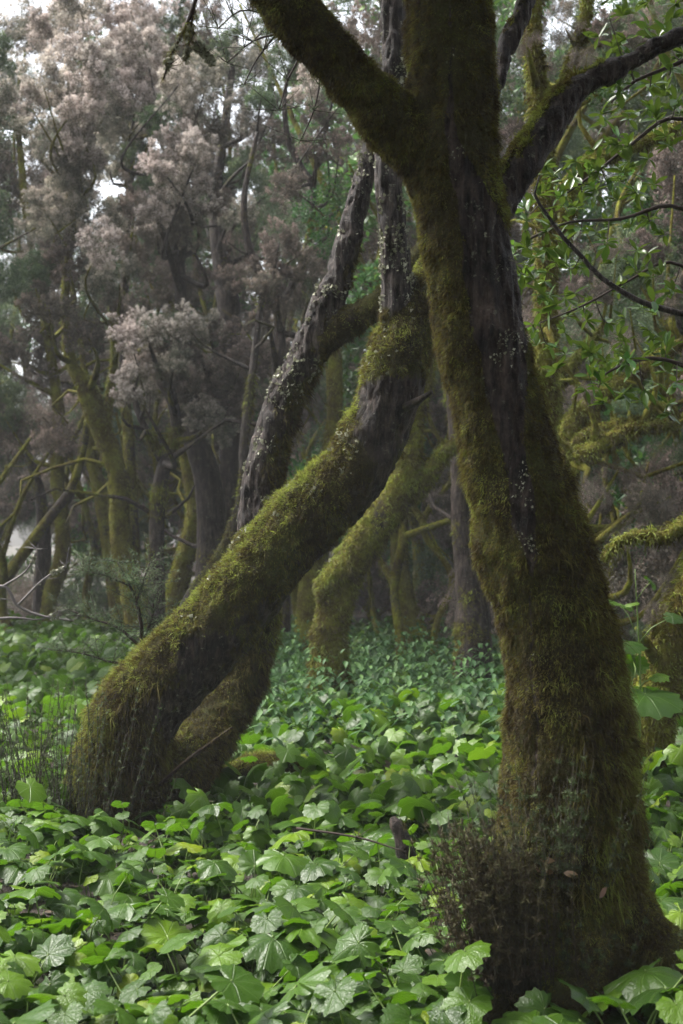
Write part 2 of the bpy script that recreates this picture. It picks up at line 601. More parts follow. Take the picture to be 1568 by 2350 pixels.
def lichen_coat(parent, root, V, T, w, n, size, name='lichen'):
    """crusts of small upright flakes gathered in patches"""
    Pt, N = sample_surface(V, T, w, n)
    keep = (fbm(Pt * 7 + 31, 3) > 0.56) & (fbm(Pt * 40, 2) > 0.45)
    Pt, N = Pt[keep], N[keep]
    k = len(Pt)
    d = N * 0.7 + RNG.normal(size=(k, 3)) * 0.6
    d /= np.linalg.norm(d, axis=1)[:, None]
    s = np.cross(d, RNG.normal(size=(k, 3)))
    s /= np.linalg.norm(s, axis=1)[:, None] + 1e-9
    L = size * RNG.uniform(0.5, 1.4, k)[:, None]
    c = np.cross(d, s)
    V4 = np.stack([Pt - s * L * .5, Pt + s * L * .5, Pt + s * L * .6 + d * L + c * L * .3, Pt - s * L * .4 + d * L * 1.2 - c * L * .2], 1).reshape(-1, 3)
    b = np.arange(k)[:, None] * 4
    T4 = np.concatenate([b + np.array([[0, 1, 2]]), b + np.array([[0, 2, 3]])], 0)
    tt = np.repeat(np.clip(RNG.normal(0.5, 0.25, k), 0, 1), 4)
    o = obj(name, mesh_np(name, at_root(root, V4), T4, [M['lichen']], smooth=False, attrs={'tint': tt}), parent)
    o['kind'] = 'stuff'
    return o


def px_path(lst, d):
    out = []
    for e in lst:
        dd = e[3] if len(e) > 3 else d
        out.append(pr(e[0], e[1], e[2], dd))
    return out


def interp(x, xs, ys):
    return np.interp(x, xs, ys)


# --- the big mossy tree on the right
def big_tree():
    d = 4.95
    trunk = px_path([(1345, 2450, 215), (1335, 2350, 195), (1322, 2200, 186), (1312, 2050, 170), (1305, 1900, 158), (1306, 1750, 153), (1303, 1600, 138),
                     (1290, 1500, 131), (1266, 1400, 126), (1220, 1250, 128), (1198, 1150, 122), (1170, 1050, 112), (1138, 900, 101), (1114, 800, 106),
                     (1086, 650, 101), (1060, 500, 103), (1043, 400, 108), (1038, 300, 104), (1038, 200, 100), (1036, 100, 98), (1030, 0, 96),
                     (1015, -200, 90), (990, -500, 80), (985, -900, 66), (1010, -1300, 50), (1030, -1700, 34)], d)
    left = px_path([(1010, 395, 60, 4.95), (955, 335, 72, 4.93), (880, 252, 68, 4.9), (800, 165, 60, 4.88), (722, 82, 59, 4.86), (650, -8, 64, 4.84),
                    (560, -120, 62, 4.8), (450, -260, 55, 4.7), (380, -430, 46, 4.6), (340, -700, 36, 4.5), (250, -1000, 26, 4.4)], d)
    right = px_path([(1110, 560, 36, 5.0), (1148, 470, 42, 5.05), (1196, 385, 44, 5.1), (1258, 292, 41, 5.16), (1312, 215, 38, 5.22), (1350, 186, 30, 5.26), (1430, 150, 27, 5.3),
                     (1500, 108, 24, 5.3), (1580, 72, 21, 5.3), (1700, 10, 18, 5.3), (1850, -120, 14, 5.3), (1950, -300, 9, 5.3)], d)
    back = px_path([(1060, 420, 20, 5.15), (1110, 300, 17, 5.3), (1146, 185, 17, 5.45), (1163, 110, 24, 5.5), (1192, 50, 25, 5.55), (1216, -20, 26, 5.6), (1260, -180, 24, 5.7),
                    (1330, -420, 18, 5.9), (1400, -700, 12, 6.1)], d)
    root = px_path([(1370, 2080, 105, 4.9), (1465, 2170, 95, 4.84), (1545, 2230, 84, 4.78), (1640, 2330, 66, 4.7), (1750, 2480, 34, 4.6)], d)
    root3 = px_path([(1330, 2180, 120, 4.82), (1320, 2300, 90, 4.66), (1340, 2420, 60, 4.5), (1390, 2560, 30, 4.35)], d)
    root2 = px_path([(1250, 2150, 110, 4.86), (1190, 2260, 85, 4.78), (1130, 2360, 62, 4.68), (1040, 2450, 34, 4.55), (960, 2500, 18, 4.5)], d)
    burl = px_path([(1250, 1860, 70, 4.9), (1218, 1940, 92, 4.86), (1206, 2040, 104, 4.83), (1222, 2150, 112, 4.81), (1290, 2240, 110, 4.8)], d)
    knee = px_path([(1225, 1290, 70, 4.9), (1262, 1190, 62, 4.92), (1255, 1120, 46, 4.93)], d)
    V, T, N, pi, pt = skin([trunk, left, right, back, root, root2, burl, knee, root3], 0.0125, 7, 0.007, 0.016, 8)
    base = Vector((P(1335, 2350, d).x, d, 0))
    TREES_FOOT.extend([(base.x, base.y, 0.36), (P(1640, 2360, 4.75).x, 4.75, 0.2), (P(1195, 2100, 4.8).x, 4.8, 0.26)])
    t = empty('mossy_tree', base, 'big moss-coated tree with a dark bare bark stripe, nearest trunk, forking at the top', 'tree')
    u = 784 + F * V[:, 0] / V[:, 1]
    v = 1207 - F * (V[:, 2] - EYE) / V[:, 1]
    # bare stripe down the clearing-facing side of the trunk (a strip of peeled bark between heights 1.6 and 2.9 m)
    sx = interp(v, [250, 400, 600, 750, 900, 1050, 1200, 1330], [1040, 1068, 1128, 1152, 1160, 1182, 1205, 1225])
    sw = interp(v, [200, 330, 450, 600, 800, 900, 1000, 1200, 1330], [0, 16, 34, 58, 54, 46, 30, 22, 0])
    wob = 26 * (fbm(V * np.array([9, 9, 5.0]), 3) - 0.5) * 2
    strip = np.clip((sw - np.abs(u - sx + wob)) / 14 + 0.5, 0, 1) * (N[:, 1] < 0.25) * (pi == 0)
    w = 0.95 + 0.5 * (fbm(V * 5, 3) - 0.6)
    w = w - strip * 1.4
    rm = pi == 2
    w[rm] = (0.62 * N[rm, 2] - 0.35 * N[rm, 0] + 0.35 * (fbm(V[rm] * 9, 2) - 0.5) * 2 + 0.05) - np.clip((u[rm] - 1330) / 120, 0, 1) * 0.5
    rm = pi == 3
    w[rm] = 0.55 * N[rm, 2] + 0.2
    lo = (v > 1850) & (pi != 4)
    w[lo] -= 0.25 * fbm(V[lo] * 6 + 2, 2)
    w = np.clip(w, 0, 1)
    pi2 = np.choose(pi, [0, 1, 2, 3, 4, 5, 0, 0, 5])
    V = V - N * ((1 - w) * 0.014 * np.clip(1 - np.abs(fbm(V * np.array([34, 34, 4.0]) + 8, 2) - 0.5) * 9, 0, 1))[:, None]
    V = V + N * (w * 0.030 * (fbm(V * 13 + 2, 3) - 0.45))[:, None]
    parts = split_parts(t, ['trunk', 'limb', 'limb', 'limb', 'root', 'root'], at_root(t, V), T, pi2, w, [M['hero']] * 6)
    ww = np.where(w > 0.5, w, 0.0) ** 1.0
    seen = np.where((v > -150) & (N[:, 1] < 0.5), 1.0, 0.12)
    hang = np.clip((v - 1000) / 700, 0, 1) * np.clip((u - interp(v, [1000, 1400, 1800], [1200, 1280, 1310])) / 90, 0, 1)
    moss_coat(parts[0], t, V, T, ww * seen * np.isin(pi2, (0, 4, 5)), 150000, 0.021, 0.0013, 0.9)
    moss_coat(parts[0], t, V, T, ww * seen * hang * (pi2 == 0), 18000, 0.052, 0.0015, 1.4, base_t=0.55)
    moss_coat(parts[1], t, V, T, ww * seen * (pi2 == 1), 26000, 0.021, 0.0013, 0.9)
    moss_coat(parts[2], t, V, T, ww * seen * (pi2 == 2), 6000, 0.026, 0.0016, 0.5, base_t=0.7)
    moss_coat(parts[3], t, V, T, ww * seen * (pi2 == 3), 1500, 0.016, 0.0012, 0.5, base_t=0.6)
    lichen_coat(parts[0], t, V, T, strip * (v > 0), 1600, 0.006)
    return t


# --- the leaning tree on the left: two stems from one foot
def leaning_tree():
    d = 7.9
    A = px_path([(262, 1990, 140), (262, 1920, 126), (266, 1830, 112), (285, 1725, 104), (334, 1612, 97), (418, 1522, 92), (500, 1440, 89), (570, 1350, 87), (635, 1262, 84), (715, 1182, 84),
                 (808, 1086, 79), (872, 965, 72), (912, 850, 74), (938, 750, 64), (985, 660, 54, 8.0), (1040, 560, 46, 8.2), (1070, 400, 42, 8.4), (1080, 100, 38, 8.6), (1100, -300, 30, 8.8), (1080, -600, 20, 9)], d)
    B = px_path([(395, 1980, 70, 7.95), (398, 1900, 58, 8.0), (420, 1790, 60, 8.05), (474, 1692, 62, 8.3), (532, 1592, 62, 8.5), (570, 1495, 58, 8.55), (588, 1400, 52, 8.5), (584, 1300, 49, 8.35), (592, 1200, 47, 8.35),
                 (606, 1080, 47, 8.35), (640, 955, 46, 8.35), (680, 862, 47, 8.35), (716, 788, 44, 8.35), (742, 715, 36, 8.35), (776, 640, 33, 8.4), (802, 550, 30, 8.4), (824, 450, 28, 8.45), (846, 370, 26, 8.5),
                 (862, 300, 24, 8.5), (885, 200, 22, 8.6), (930, 60, 20, 8.6), (960, -150, 18, 8.6), (1000, -400, 12, 8.6)], d)
    Cc = px_path([(925, 800, 46), (916, 720, 44, 7.88), (908, 620, 39, 7.85), (901, 500, 37, 7.85), (893, 380, 34, 7.85), (900, 250, 33, 7.9), (906, 120, 31, 7.95), (903, 0, 31, 8), (890, -200, 28, 8.1), (850, -450, 22, 8.2), (820, -700, 14, 8.3)], d)
    B2 = px_path([(716, 792, 42, 8.35), (770, 758, 38, 8.35), (820, 730, 36, 8.35), (868, 695, 33, 8.35), (930, 640, 30, 8.4), (1000, 540, 26, 8.5), (1060, 380, 22, 8.7), (1120, 100, 18, 9.0)], d)
    V, T, N, pi, pt = skin([A, B, Cc, B2], 0.015, 6, 0.011, 0.02, 6)
    base = Vector((P(320, 1890, d).x, d, 0))
    TREES_FOOT.extend([(P(262, 1890, d).x, d, 0.36), (P(395, 1890, d).x, d + .1, 0.24), (P(300, 1890, d).x, d - 0.45, 0.30)])
    t = empty('leaning_tree', base, 'twin-stemmed tree leaning to the right, mossy upper edge, rising from the leaf carpet', 'tree')
    u = 784 + F * V[:, 0] / V[:, 1]
    v = 1207 - F * (V[:, 2] - EYE) / V[:, 1]
    nz = fbm(V * 5 + 7, 3) - 0.5
    w = 0.78 + nz * 0.8
    a = pi == 0
    w[a] += 0.35 * N[a, 2] - 0.2 * N[a, 0]
    bare = np.exp(-(((u - 850) / 90) ** 2 + ((v - 930) / 110) ** 2)) + np.exp(-(((u - 480) / 110) ** 2 + ((v - 1500) / 70) ** 2)) + 0.8 * np.exp(-(((u - 360) / 60) ** 2 + ((v - 1620) / 70) ** 2))
    w[a] -= 0.55 * bare[a] * (N[a, 2] < 0.5) * (N[a, 0] < 0.6)
    b = pi == 1
    w[b] = np.where(v[b] > 1290, 0.8 + nz[b], 0.30 + 0.55 * N[b, 0] + nz[b] * 0.9)
    w[b & (v < 720)] -= 0.3
    c = pi == 2
    w[c] = 0.12 + nz[c] * 0.6 + 0.25 * (v[c] > 700)
    w = np.clip(w, 0, 1)
    V = V - N * ((1 - w) * 0.020 * np.clip(1 - np.abs(fbm(V * np.array([28, 28, 4.0]) + 8, 2) - 0.5) * 9, 0, 1))[:, None]
    V = V + N * (w * 0.050 * (fbm(V * 10 + 2, 3) - 0.45))[:, None]
    parts = split_parts(t, ['stem', 'stem', 'limb', 'limb'], at_root(t, V), T, pi, w, [M['hero'], M['pale'], M['pale'], M['hero']])
    ww = np.where(w > 0.5, w, 0)
    seen = np.where((v > -100) & (N[:, 1] < 0.6), 1.0, 0.1)
    moss_coat(parts[0], t, V, T, ww * seen * (pi == 0), 90000, 0.026, 0.0018, 0.9)
    moss_coat(parts[0], t, V, T, ww * seen * (pi == 0) * np.clip(N[:, 2] * 0.8 - N[:, 0] * 0.5, 0, 1), 20000, 0.036, 0.0021, 0.35, base_t=0.74)
    moss_coat(parts[0], t, V, T, ww * seen * (pi == 0) * (v > 1560), 9000, 0.075, 0.0021, 1.6, base_t=0.5)
    moss_coat(parts[1], t, V, T, ww * seen * (pi == 1), 22000, 0.044, 0.0023, 1.0)
    moss_coat(parts[2], t, V, T, ww * seen * (pi == 2), 1500, 0.03, 0.0017, 0.8)
    moss_coat(parts[3], t, V, T, ww * seen * (pi == 3), 7000, 0.03, 0.0017, 0.8)
    lw = np.clip(0.6 - N[:, 1] * 0.4 - N[:, 0] * 0.5, 0, 1)
    lichen_coat(parts[1], t, V, T, lw * (pi == 1) * (v < 1290), 5500, 0.014)
    lichen_coat(parts[2], t, V, T, (pi == 2) * (v > -50) * 1.0, 6000, 0.013)
    lichen_coat(parts[0], t, V, T, (pi == 0) * np.clip(N[:, 2] - N[:, 0] * 0.5, 0, 1) * (v < 1460) * (v > 700), 3500, 0.014)
    # broken stub on the leaning stem
    S = resample(px_path([(930, 935, 12, 7.75), (962, 918, 8, 7.7), (992, 898, 5, 7.65)], d), 0.03)
    vv, tt = tube(S, 8, 0.2, 30)
    obj('broken_stub', mesh_np('broken_stub', at_root(t, vv), tt, [M['hero']], attrs={'moss': np.full(len(vv), 0.4)}), t)
    # thin mossy twig at the foot
    S = resample(px_path([(368, 1800, 5, 7.7), (420, 1752, 4, 7.6), (470, 1715, 4, 7.55), (515, 1682, 3, 7.5), (535, 1668, 2, 7.5)], d), 0.02)
    vv, tt = tube(S, 6, 0.3, 60)
    tw = obj('dead_twig', mesh_np('dead_twig', at_root(t, vv), tt, [M['twig']]), t)
    moss_coat(tw, t, vv, tt, np.ones(len(vv)), 1200, 0.016, 0.0013, 0.8, base_t=0.3)
    return t


BIG = big_tree()
LEAN = leaning_tree()


# ------------------------------------------------------------------ crowns: clumps of fine sprays
def clump_mesh(kind, seed):
    rng = np.random.default_rng(seed)
    V, T, tt = [], [], []
    if kind in ('heath', 'weep'):
        nlob, per = (17, 8) if kind == 'heath' else (12, 8)
        npl = nlob * per
        lob = rng.normal(size=(nlob, 3))
        lob /= np.linalg.norm(lob, axis=1)[:, None]
        lob = lob * (rng.uniform(0.15, 1.0, nlob) ** 0.6)[:, None] * np.array([0.72, 0.72, 0.6])
        rl = rng.uniform(0.10, 0.22, nlob)
        b1 = rng.normal(size=(npl, 3))
        b1 /= np.linalg.norm(b1, axis=1)[:, None]
        base = b1 * 0.75 + np.repeat(lob, per, 0) * 0.6
        base /= np.linalg.norm(base, axis=1)[:, None]
        b0 = np.repeat(lob, per, 0) + b1 * np.repeat(rl, per)[:, None] * 0.5
        lobf = np.repeat(rng.normal(0, 0.22, nlob), per)
        if kind == 'heath':
            dr = base * 0.8 + np.array([0, 0, 0.3]) + rng.normal(size=(npl, 3)) * 0.25
        else:
            dr = base * 0.45 + np.array([0, 0, -0.75]) + rng.normal(size=(npl, 3)) * 0.25
        dr /= np.linalg.norm(dr, axis=1)[:, None]
        ln = np.repeat(rl, per) * rng.uniform(1.0, 1.7, npl) * (1.0 if kind == 'heath' else 2.0)
        m = 84
        t = rng.random((npl, m)) ** 0.8
        off = rng.normal(size=(npl, m, 3)) * (0.07 * (1.15 - t))[:, :, None]
        Pt = b0[:, None] + dr[:, None] * (t * ln[:, None])[:, :, None] + off * 1.15
        if kind == 'weep':
            Pt[:, :, 2] -= 0.15 * t * t
        Pt = Pt.reshape(-1, 3)
        dd = np.repeat(dr, m, 0) * 0.7 + rng.normal(size=(npl * m, 3)) * 0.6
        dd /= np.linalg.norm(dd, axis=1)[:, None]
        s = np.cross(dd, rng.normal(size=dd.shape))
        s /= np.linalg.norm(s, axis=1)[:, None]
        L = rng.uniform(0.024, 0.052, len(Pt))[:, None]
        W = L * (0.34 if kind == 'heath' else 0.22)
        V = np.stack([Pt - s * W, Pt + s * W, Pt + dd * L], 1).reshape(-1, 3)
        T = np.arange(len(V)).reshape(-1, 3)
        flower = np.repeat(np.clip(rng.normal(0.72, 0.2, npl) + lobf + 0.28 * b1[:, 2], 0, 1.2), m)   # how far a spray is in flower
        tf = np.clip(t.ravel() * 1.15 * flower + rng.normal(size=len(Pt)) * 0.12, 0, 1)
        tt = np.repeat(tf, 3)
    else:   # laurel: flat leaves in rosettes
        nr = 120
        base = rng.normal(size=(nr, 3))
        base /= np.linalg.norm(base, axis=1)[:, None]
        b0 = base * (rng.uniform(0.2, 1, nr) ** 0.5)[:, None] * 0.9
        m = 9
        dd = rng.normal(size=(nr, m, 3)) + base[:, None] * 0.6 + np.array([0, 0, 0.15])
        dd /= np.linalg.norm(dd, axis=2)[:, :, None]
        dd = dd.reshape(-1, 3)
        Pt = np.repeat(b0, m, 0) + dd * 0.02
        s = np.cross(dd, rng.normal(size=dd.shape) * 0.5 + np.array([0, 0, 1]))
        s /= np.linalg.norm(s, axis=1)[:, None]
        n_ = np.cross(s, dd)
        L = rng.uniform(0.11, 0.2, len(Pt))[:, None]
        W = L * 0.2
        V = np.stack([Pt, Pt + dd * L * .5 - s * W + n_ * L * .06, Pt + dd * L * .5 + s * W + n_ * L * .06, Pt + dd * L], 1).reshape(-1, 3)
        b = np.arange(len(Pt))[:, None] * 4
        T = np.concatenate([b + np.array([[0, 2, 1]]), b + np.array([[1, 2, 3]])], 0)
        tt = np.repeat(np.clip(rng.normal(0.5, 0.25, len(Pt)), 0, 1), 4)
    return V, T, tt


CL = {}
for kind, ms in (('heath', ('heath_pink', 'heath_grey', 'heath_brown', 'heath_green')), ('weep', ('heath_brown', 'heath_green')), ('laurel', ('laurel_far',))):
    for sdd in range(4):
        v, t, tt = clump_mesh(kind, 100 + sdd * 7 + len(kind))
        for mm in ms:
            CL.setdefault((kind, mm), []).append(mesh_np('leaf_clump', v, t, [M[mm]], smooth=False, attrs={'tint': tt}))
KIND = {'p': ('heath', 'heath_pink'), 'g': ('heath', 'heath_grey'), 'b': ('heath', 'heath_brown'), 'n': ('heath', 'heath_green'),
        'w': ('weep', 'heath_brown'), 'v': ('weep', 'heath_green'), 'l': ('laurel', 'laurel_far')}


def woodland_tree(name, label, cat, group, paths, clumps, moss=0.6, lump=0.12, strand=0, mat='back', limb_name='limb', seed=0, k=12, branches=True, twiggy=4):
    """paths: list of (Vector, r) lists, the first is the trunk; clumps: (Vector, radius, kind letter)"""
    rng = np.random.default_rng(seed + 5)
    b = paths[0][0][0]
    root = empty(name, (b.x, b.y, float(gz(b.x, b.y))), label, cat, group)
    allS = []
    first = None
    for i, pts in enumerate(paths):
        S = resample(pts, 0.07)
        allS.append(S)
        v, t = tube(S, k, lump, 7.0, seed * 1.7)
        mw = np.clip(moss + 1.2 * (fbm(v * 3 + seed, 3) - 0.5), 0, 1)
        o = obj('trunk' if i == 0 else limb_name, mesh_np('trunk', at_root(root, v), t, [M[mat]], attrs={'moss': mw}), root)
        first = first or o
        if strand:
            n = max(200, int(strand * len(S) / len(allS[0])))
            moss_coat(o, root, v, t, np.where(mw > 0.42, mw, 0.0) + 1e-4, n, 0.05, 0.0045, 0.8, base_t=0.72)
    S = np.vstack(allS)
    for q_ in range(twiggy):
        q = S[int(rng.integers(len(S) // 8, len(S)))]
        p = Vector(q[:3])
        d_ = Vector((rng.normal(), rng.normal() * 0.6, rng.normal() * 0.6 + 0.25)).normalized()
        Ln = rng.uniform(0.5, 1.7)
        pts = [(p, min(q[3] * 0.6, 0.035))]
        for j in range(4):
            d_ = (d_ + Vector(rng.normal(size=3)) * 0.55 + Vector((0, 0, 0.05))).normalized()
            p = p + d_ * Ln / 4
            pts.append((p, pts[0][1] * (0.8 - 0.18 * j)))
        v, t = tube(np.array([[a.x, a.y, a.z, r_] for a, r_ in pts]), 6, 0.25, 9.0, seed)
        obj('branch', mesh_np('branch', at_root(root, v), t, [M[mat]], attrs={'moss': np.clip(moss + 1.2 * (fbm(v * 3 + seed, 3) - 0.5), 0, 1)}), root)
    for (c, r, kd) in clumps:
        me = CL[KIND[kd]][int(rng.integers(4))]
        obj('leaf_clump', me, root, c - root.location, (rng.uniform(-.3, .3), rng.uniform(-.3, .3), rng.uniform(0, 6.28)), r * np.array([1, 1, rng.uniform(0.85, 1.15)]))
        if branches:
            cn = np.array(c)
            dist = np.linalg.norm(S[:, :3] - cn, axis=1) + np.abs(S[:, 2] - (cn[2] - 0.8)) * 0.6
            q = S[dist.argmin()]
            p0 = Vector(q[:3])
            if (c - p0).length < 0.15:
                continue
            mid = p0.lerp(c, 0.5) + Vector(rng.normal(size=3)) * 0.16 * (c - p0).length - Vector((0, 0, 0.12 * (c - p0).length))
            r0 = min(q[3] * 0.6, 0.05)
            Sb = resample([(p0, r0), (mid, r0 * 0.6), (c, r0 * 0.22)], 0.12)
            v, t = tube(Sb, 6, 0.15, 9.0, seed)
            mw = np.clip(moss + 1.2 * (fbm(v * 3 + seed, 3) - 0.5), 0, 1)
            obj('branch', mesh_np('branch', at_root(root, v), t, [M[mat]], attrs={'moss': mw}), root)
    return root


def pc(lst, d, jit=0.6, seed=1):
    rng = np.random.default_rng(seed)
    out = []
    for e in lst:
        u, v, r, kd = e[:4]
        dd = (e[4] if len(e) > 4 else d) + rng.uniform(-jit, jit)
        out.append((P(u, v, dd - (0.7 if kd == 'p' else 0)), r / F * dd * (1.3 if kd == 'p' else 1.15), kd))
    return out


HG = 'mossy heath trees along the far edge of the clearing'
CT = 'tree'
woodland_tree('heath_tree', 'slender mossy tree with a swaying stem at the left end of the far clump', CT, HG,
              [px_path([(105, 1440, 18), (118, 1360, 19), (142, 1285, 20), (142, 1200, 17), (130, 1090, 16), (135, 980, 16), (126, 880, 12), (95, 700, 10), (60, 500, 9), (40, 300, 7)], 21)],
              pc([(60, 830, 85, 'b'), (20, 640, 90, 'n'), (90, 570, 80, 'g'), (20, 420, 90, 'b'), (40, 260, 90, 'n'), (60, 60, 90, 'g'), (120, 760, 70, 'b'), (-40, 520, 100, 'n'), (-60, 800, 90, 'b'), (-40, 160, 110, 'n'), (10, 960, 50, 'n')], 21),
              0.78, 0.10, 2500, seed=1)
woodland_tree('heath_tree', 'thin bare-looking trunk slanting across the bottom of the wood at the left edge', CT, HG,
              [px_path([(-60, 1450, 15), (0, 1345, 15), (60, 1262, 14), (112, 1190, 12), (160, 1125, 10), (188, 1040, 9), (200, 930, 8), (180, 760, 7), (150, 600, 5)], 20.2)],
              pc([(175, 740, 70, 'b'), (140, 600, 80, 'b'), (230, 690, 60, 'n')], 20.2), 0.5, 0.12, 0, seed=2)
woodland_tree('heath_tree', 'dark straight trunk standing behind the slanting mossy one at far left', CT, HG,
              [px_path([(95, 1440, 22), (97, 1330, 20), (100, 1220, 17), (88, 1120, 13), (60, 1040, 11), (20, 960, 10), (-40, 860, 8)], 22.5),
               px_path([(98, 1180, 12), (150, 1150, 12), (180, 1070, 11), (195, 960, 8), (185, 820, 7)], 22.5)],
              pc([(-30, 900, 90, 'n'), (190, 830, 60, 'g'), (40, 980, 55, 'n')], 22.5), 0.25, 0.10, 0, seed=3)
woodland_tree('heath_tree', 'thickest yellow-mossed trunk leaning left under the tall pale flowering crown', CT, HG,
              [px_path([(310, 1440, 24), (295, 1330, 24), (278, 1240, 25), (274, 1140, 24), (262, 1060, 22), (232, 985, 24), (212, 930, 25), (186, 868, 19), (166, 840, 14), (150, 760, 10), (150, 640, 9), (170, 480, 9), (165, 300, 8), (160, 180, 5)], 18),
               px_path([(240, 1000, 12), (250, 920, 10), (262, 800, 8), (250, 640, 6)], 18)],
              pc([(95, 185, 62, 'p'), (150, 150, 70, 'p'), (190, 215, 78, 'p'), (130, 235, 62, 'p'), (230, 150, 60, 'p'), (240, 260, 70, 'g'), (190, 320, 70, 'p'), (110, 330, 70, 'g'), (150, 440, 80, 'g'), (240, 560, 60, 'p'), (130, 520, 70, 'g'), (60, 230, 50, 'p'), (200, 110, 60, 'p'), (215, 480, 90, 'g'),
                  (100, 480, 70, 'g'), (230, 640, 70, 'g'), (270, 610, 70, 'g'), (150, 590, 80, 'b'), (110, 700, 80, 'b'), (200, 770, 70, 'b'), (270, 700, 50, 'b'), (70, 620, 70, 'n'), (180, 380, 80, 'g')], 17.5),
              0.85, 0.24, 5000, seed=4)
woodland_tree('heath_tree', 'straight slim trunk right of the thick leaning one with the highest pink crown', CT, HG,
              [px_path([(312, 1440, 14), (308, 1300, 14), (303, 1150, 14), (294, 1000, 13), (288, 920, 12), (280, 780, 11), (290, 560, 10), (300, 330, 9), (290, 120, 7), (285, 0, 5)], 19)],
              pc([(275, 65, 66, 'p'), (240, 30, 70, 'p'), (330, 100, 62, 'p'), (345, 160, 66, 'p'), (300, 210, 70, 'p'), (290, 130, 60, 'p'), (270, 300, 70, 'g'), (330, 270, 66, 'g'), (310, 360, 60, 'n'), (180, 10, 70, 'p'), (150, 40, 70, 'g'), (120, 70, 70, 'p'), (380, 230, 60, 'p'), (250, 380, 60, 'g'),
                  (330, 20, 60, 'p'), (390, 30, 60, 'n'), (310, 460, 70, 'b'), (300, 560, 60, 'b'), (320, 700, 60, 'b')], 18.6),
              0.45, 0.08, 1500, seed=5)
woodland_tree('heath_tree', 'dark forked trunk in the middle of the far clump, low pale flowers beside its fork', CT, HG,
              [px_path([(360, 1440, 21), (360, 1380, 20), (358, 1260, 18), (365, 1130, 17), (382, 1050, 16), (404, 985, 14), (395, 920, 13), (370, 880, 10), (350, 810, 7)], 16.4),
               px_path([(370, 1055, 11), (342, 1000, 9), (322, 960, 8), (308, 915, 7), (300, 840, 5)], 16.4),
               px_path([(404, 985, 12), (440, 930, 10), (480, 850, 8), (520, 780, 6)], 16.4)],
              pc([(290, 745, 44, 'p'), (345, 900, 40, 'g'), (400, 830, 60, 'g'), (450, 910, 60, 'g'), (300, 780, 46, 'p'), (335, 765, 48, 'p'), (410, 745, 50, 'p'), (480, 750, 50, 'g'), (320, 830, 52, 'p'), (300, 880, 44, 'p'), (285, 910, 30, 'p'), (365, 800, 55, 'b'), (385, 860, 50, 'b'), (430, 790, 75, 'b'), (480, 850, 85, 'b'), (520, 780, 75, 'b'), (560, 830, 70, 'b'), (530, 900, 75, 'b'),
                  (470, 950, 60, 'g'), (500, 985, 50, 'g'), (440, 880, 60, 'b'), (590, 900, 55, 'w'), (390, 760, 60, 'n'), (580, 780, 60, 'b'), (545, 960, 50, 'b'), (470, 760, 60, 'g')], 16.2),
              0.35, 0.09, 2500, seed=6)
woodland_tree('heath_tree', 'lumpy bright-mossed trunk just right of the dark forked one', CT, HG,
              [px_path([(395, 1440, 32), (402, 1370, 28), (420, 1290, 22), (440, 1215, 20), (446, 1160, 18), (436, 1100, 16), (420, 1030, 14), (402, 950, 12), (392, 850, 10), (400, 700, 9)], 18.5),
               px_path([(425, 1270, 10), (450, 1200, 9), (470, 1090, 8), (462, 960, 7)], 18.5)],
              pc([(400, 660, 66, 'b'), (350, 610, 60, 'b'), (440, 640, 60, 'b')], 18.5), 0.9, 0.26, 4000, seed=7)
woodland_tree('heath_tree', 'stout dark unmossed trunk behind the leaning stem under pale pink tips', CT, HG,
              [px_path([(478, 1440, 38), (480, 1340, 34), (486, 1210, 34), (474, 1090, 31), (440, 985, 27), (425, 900, 22), (420, 780, 18), (412, 620, 13), (405, 500, 10), (410, 380, 8)], 17.4)],
              pc([(420, 330, 60, 'p'), (385, 345, 48, 'p'), (455, 350, 50, 'p'), (430, 390, 60, 'p'), (390, 420, 52, 'p'), (470, 400, 50, 'b'), (440, 450, 70, 'p'), (375, 470, 60, 'g'), (350, 480, 50, 'p'), (360, 370, 50, 'p'), (470, 290, 60, 'g'), (490, 460, 60, 'b'), (420, 520, 66, 'b'), (360, 540, 60, 'b'),
                  (380, 270, 66, 'n'), (440, 230, 70, 'g'), (490, 300, 70, 'b'), (410, 190, 66, 'p'), (480, 170, 70, 'g'), (350, 400, 55, 'n')], 17),
              0.15, 0.07, 0, seed=8)
woodland_tree('heath_tree', 'thin lichen-grey stem slanting up towards the leaning tree', CT, HG,
              [px_path([(405, 1450, 17), (440, 1370, 16), (500, 1290, 16), (538, 1205, 14), (560, 1120, 13), (560, 1020, 11), (580, 850, 9), (600, 680, 7)], 14.5)],
              pc([(600, 650, 60, 'b'), (640, 600, 60, 'b')], 14.5), 0.45, 0.1, 1500, 'pale', seed=9)
woodland_tree('heath_tree', 'green-mossed thin trunk leaning left between the thick leaning trunk and its neighbours', CT, HG,
              [px_path([(275, 1440, 18), (258, 1320, 17), (246, 1230, 17), (232, 1140, 18), (210, 1050, 14), (205, 980, 12), (215, 880, 9)], 20.5)],
              pc([(225, 850, 55, 'b'), (260, 800, 55, 'g')], 20.5), 0.7, 0.14, 1000, seed=10)
woodland_tree('heath_tree', 'dark trunk disappearing up into the brown foliage behind the leaning tree', CT, HG,
              [px_path([(515, 1440, 26), (520, 1300, 26), (528, 1100, 26), (530, 900, 27), (526, 720, 27), (510, 610, 23), (496, 510, 17), (500, 400, 13), (520, 250, 10), (540, 80, 7)], 20)],
              pc([(560, 640, 60, 'b'), (600, 520, 66, 'b'), (540, 480, 60, 'g'), (560, 400, 72, 'n'), (620, 330, 72, 'b'), (560, 250, 72, 'g'), (510, 90, 72, 'n'), (590, 130, 66, 'g'), (460, 40, 66, 'b'), (640, 220, 60, 'n'), (540, 560, 60, 'w'), (620, 440, 60, 'v')], 19.6),
              0.12, 0.06, 0, seed=11)
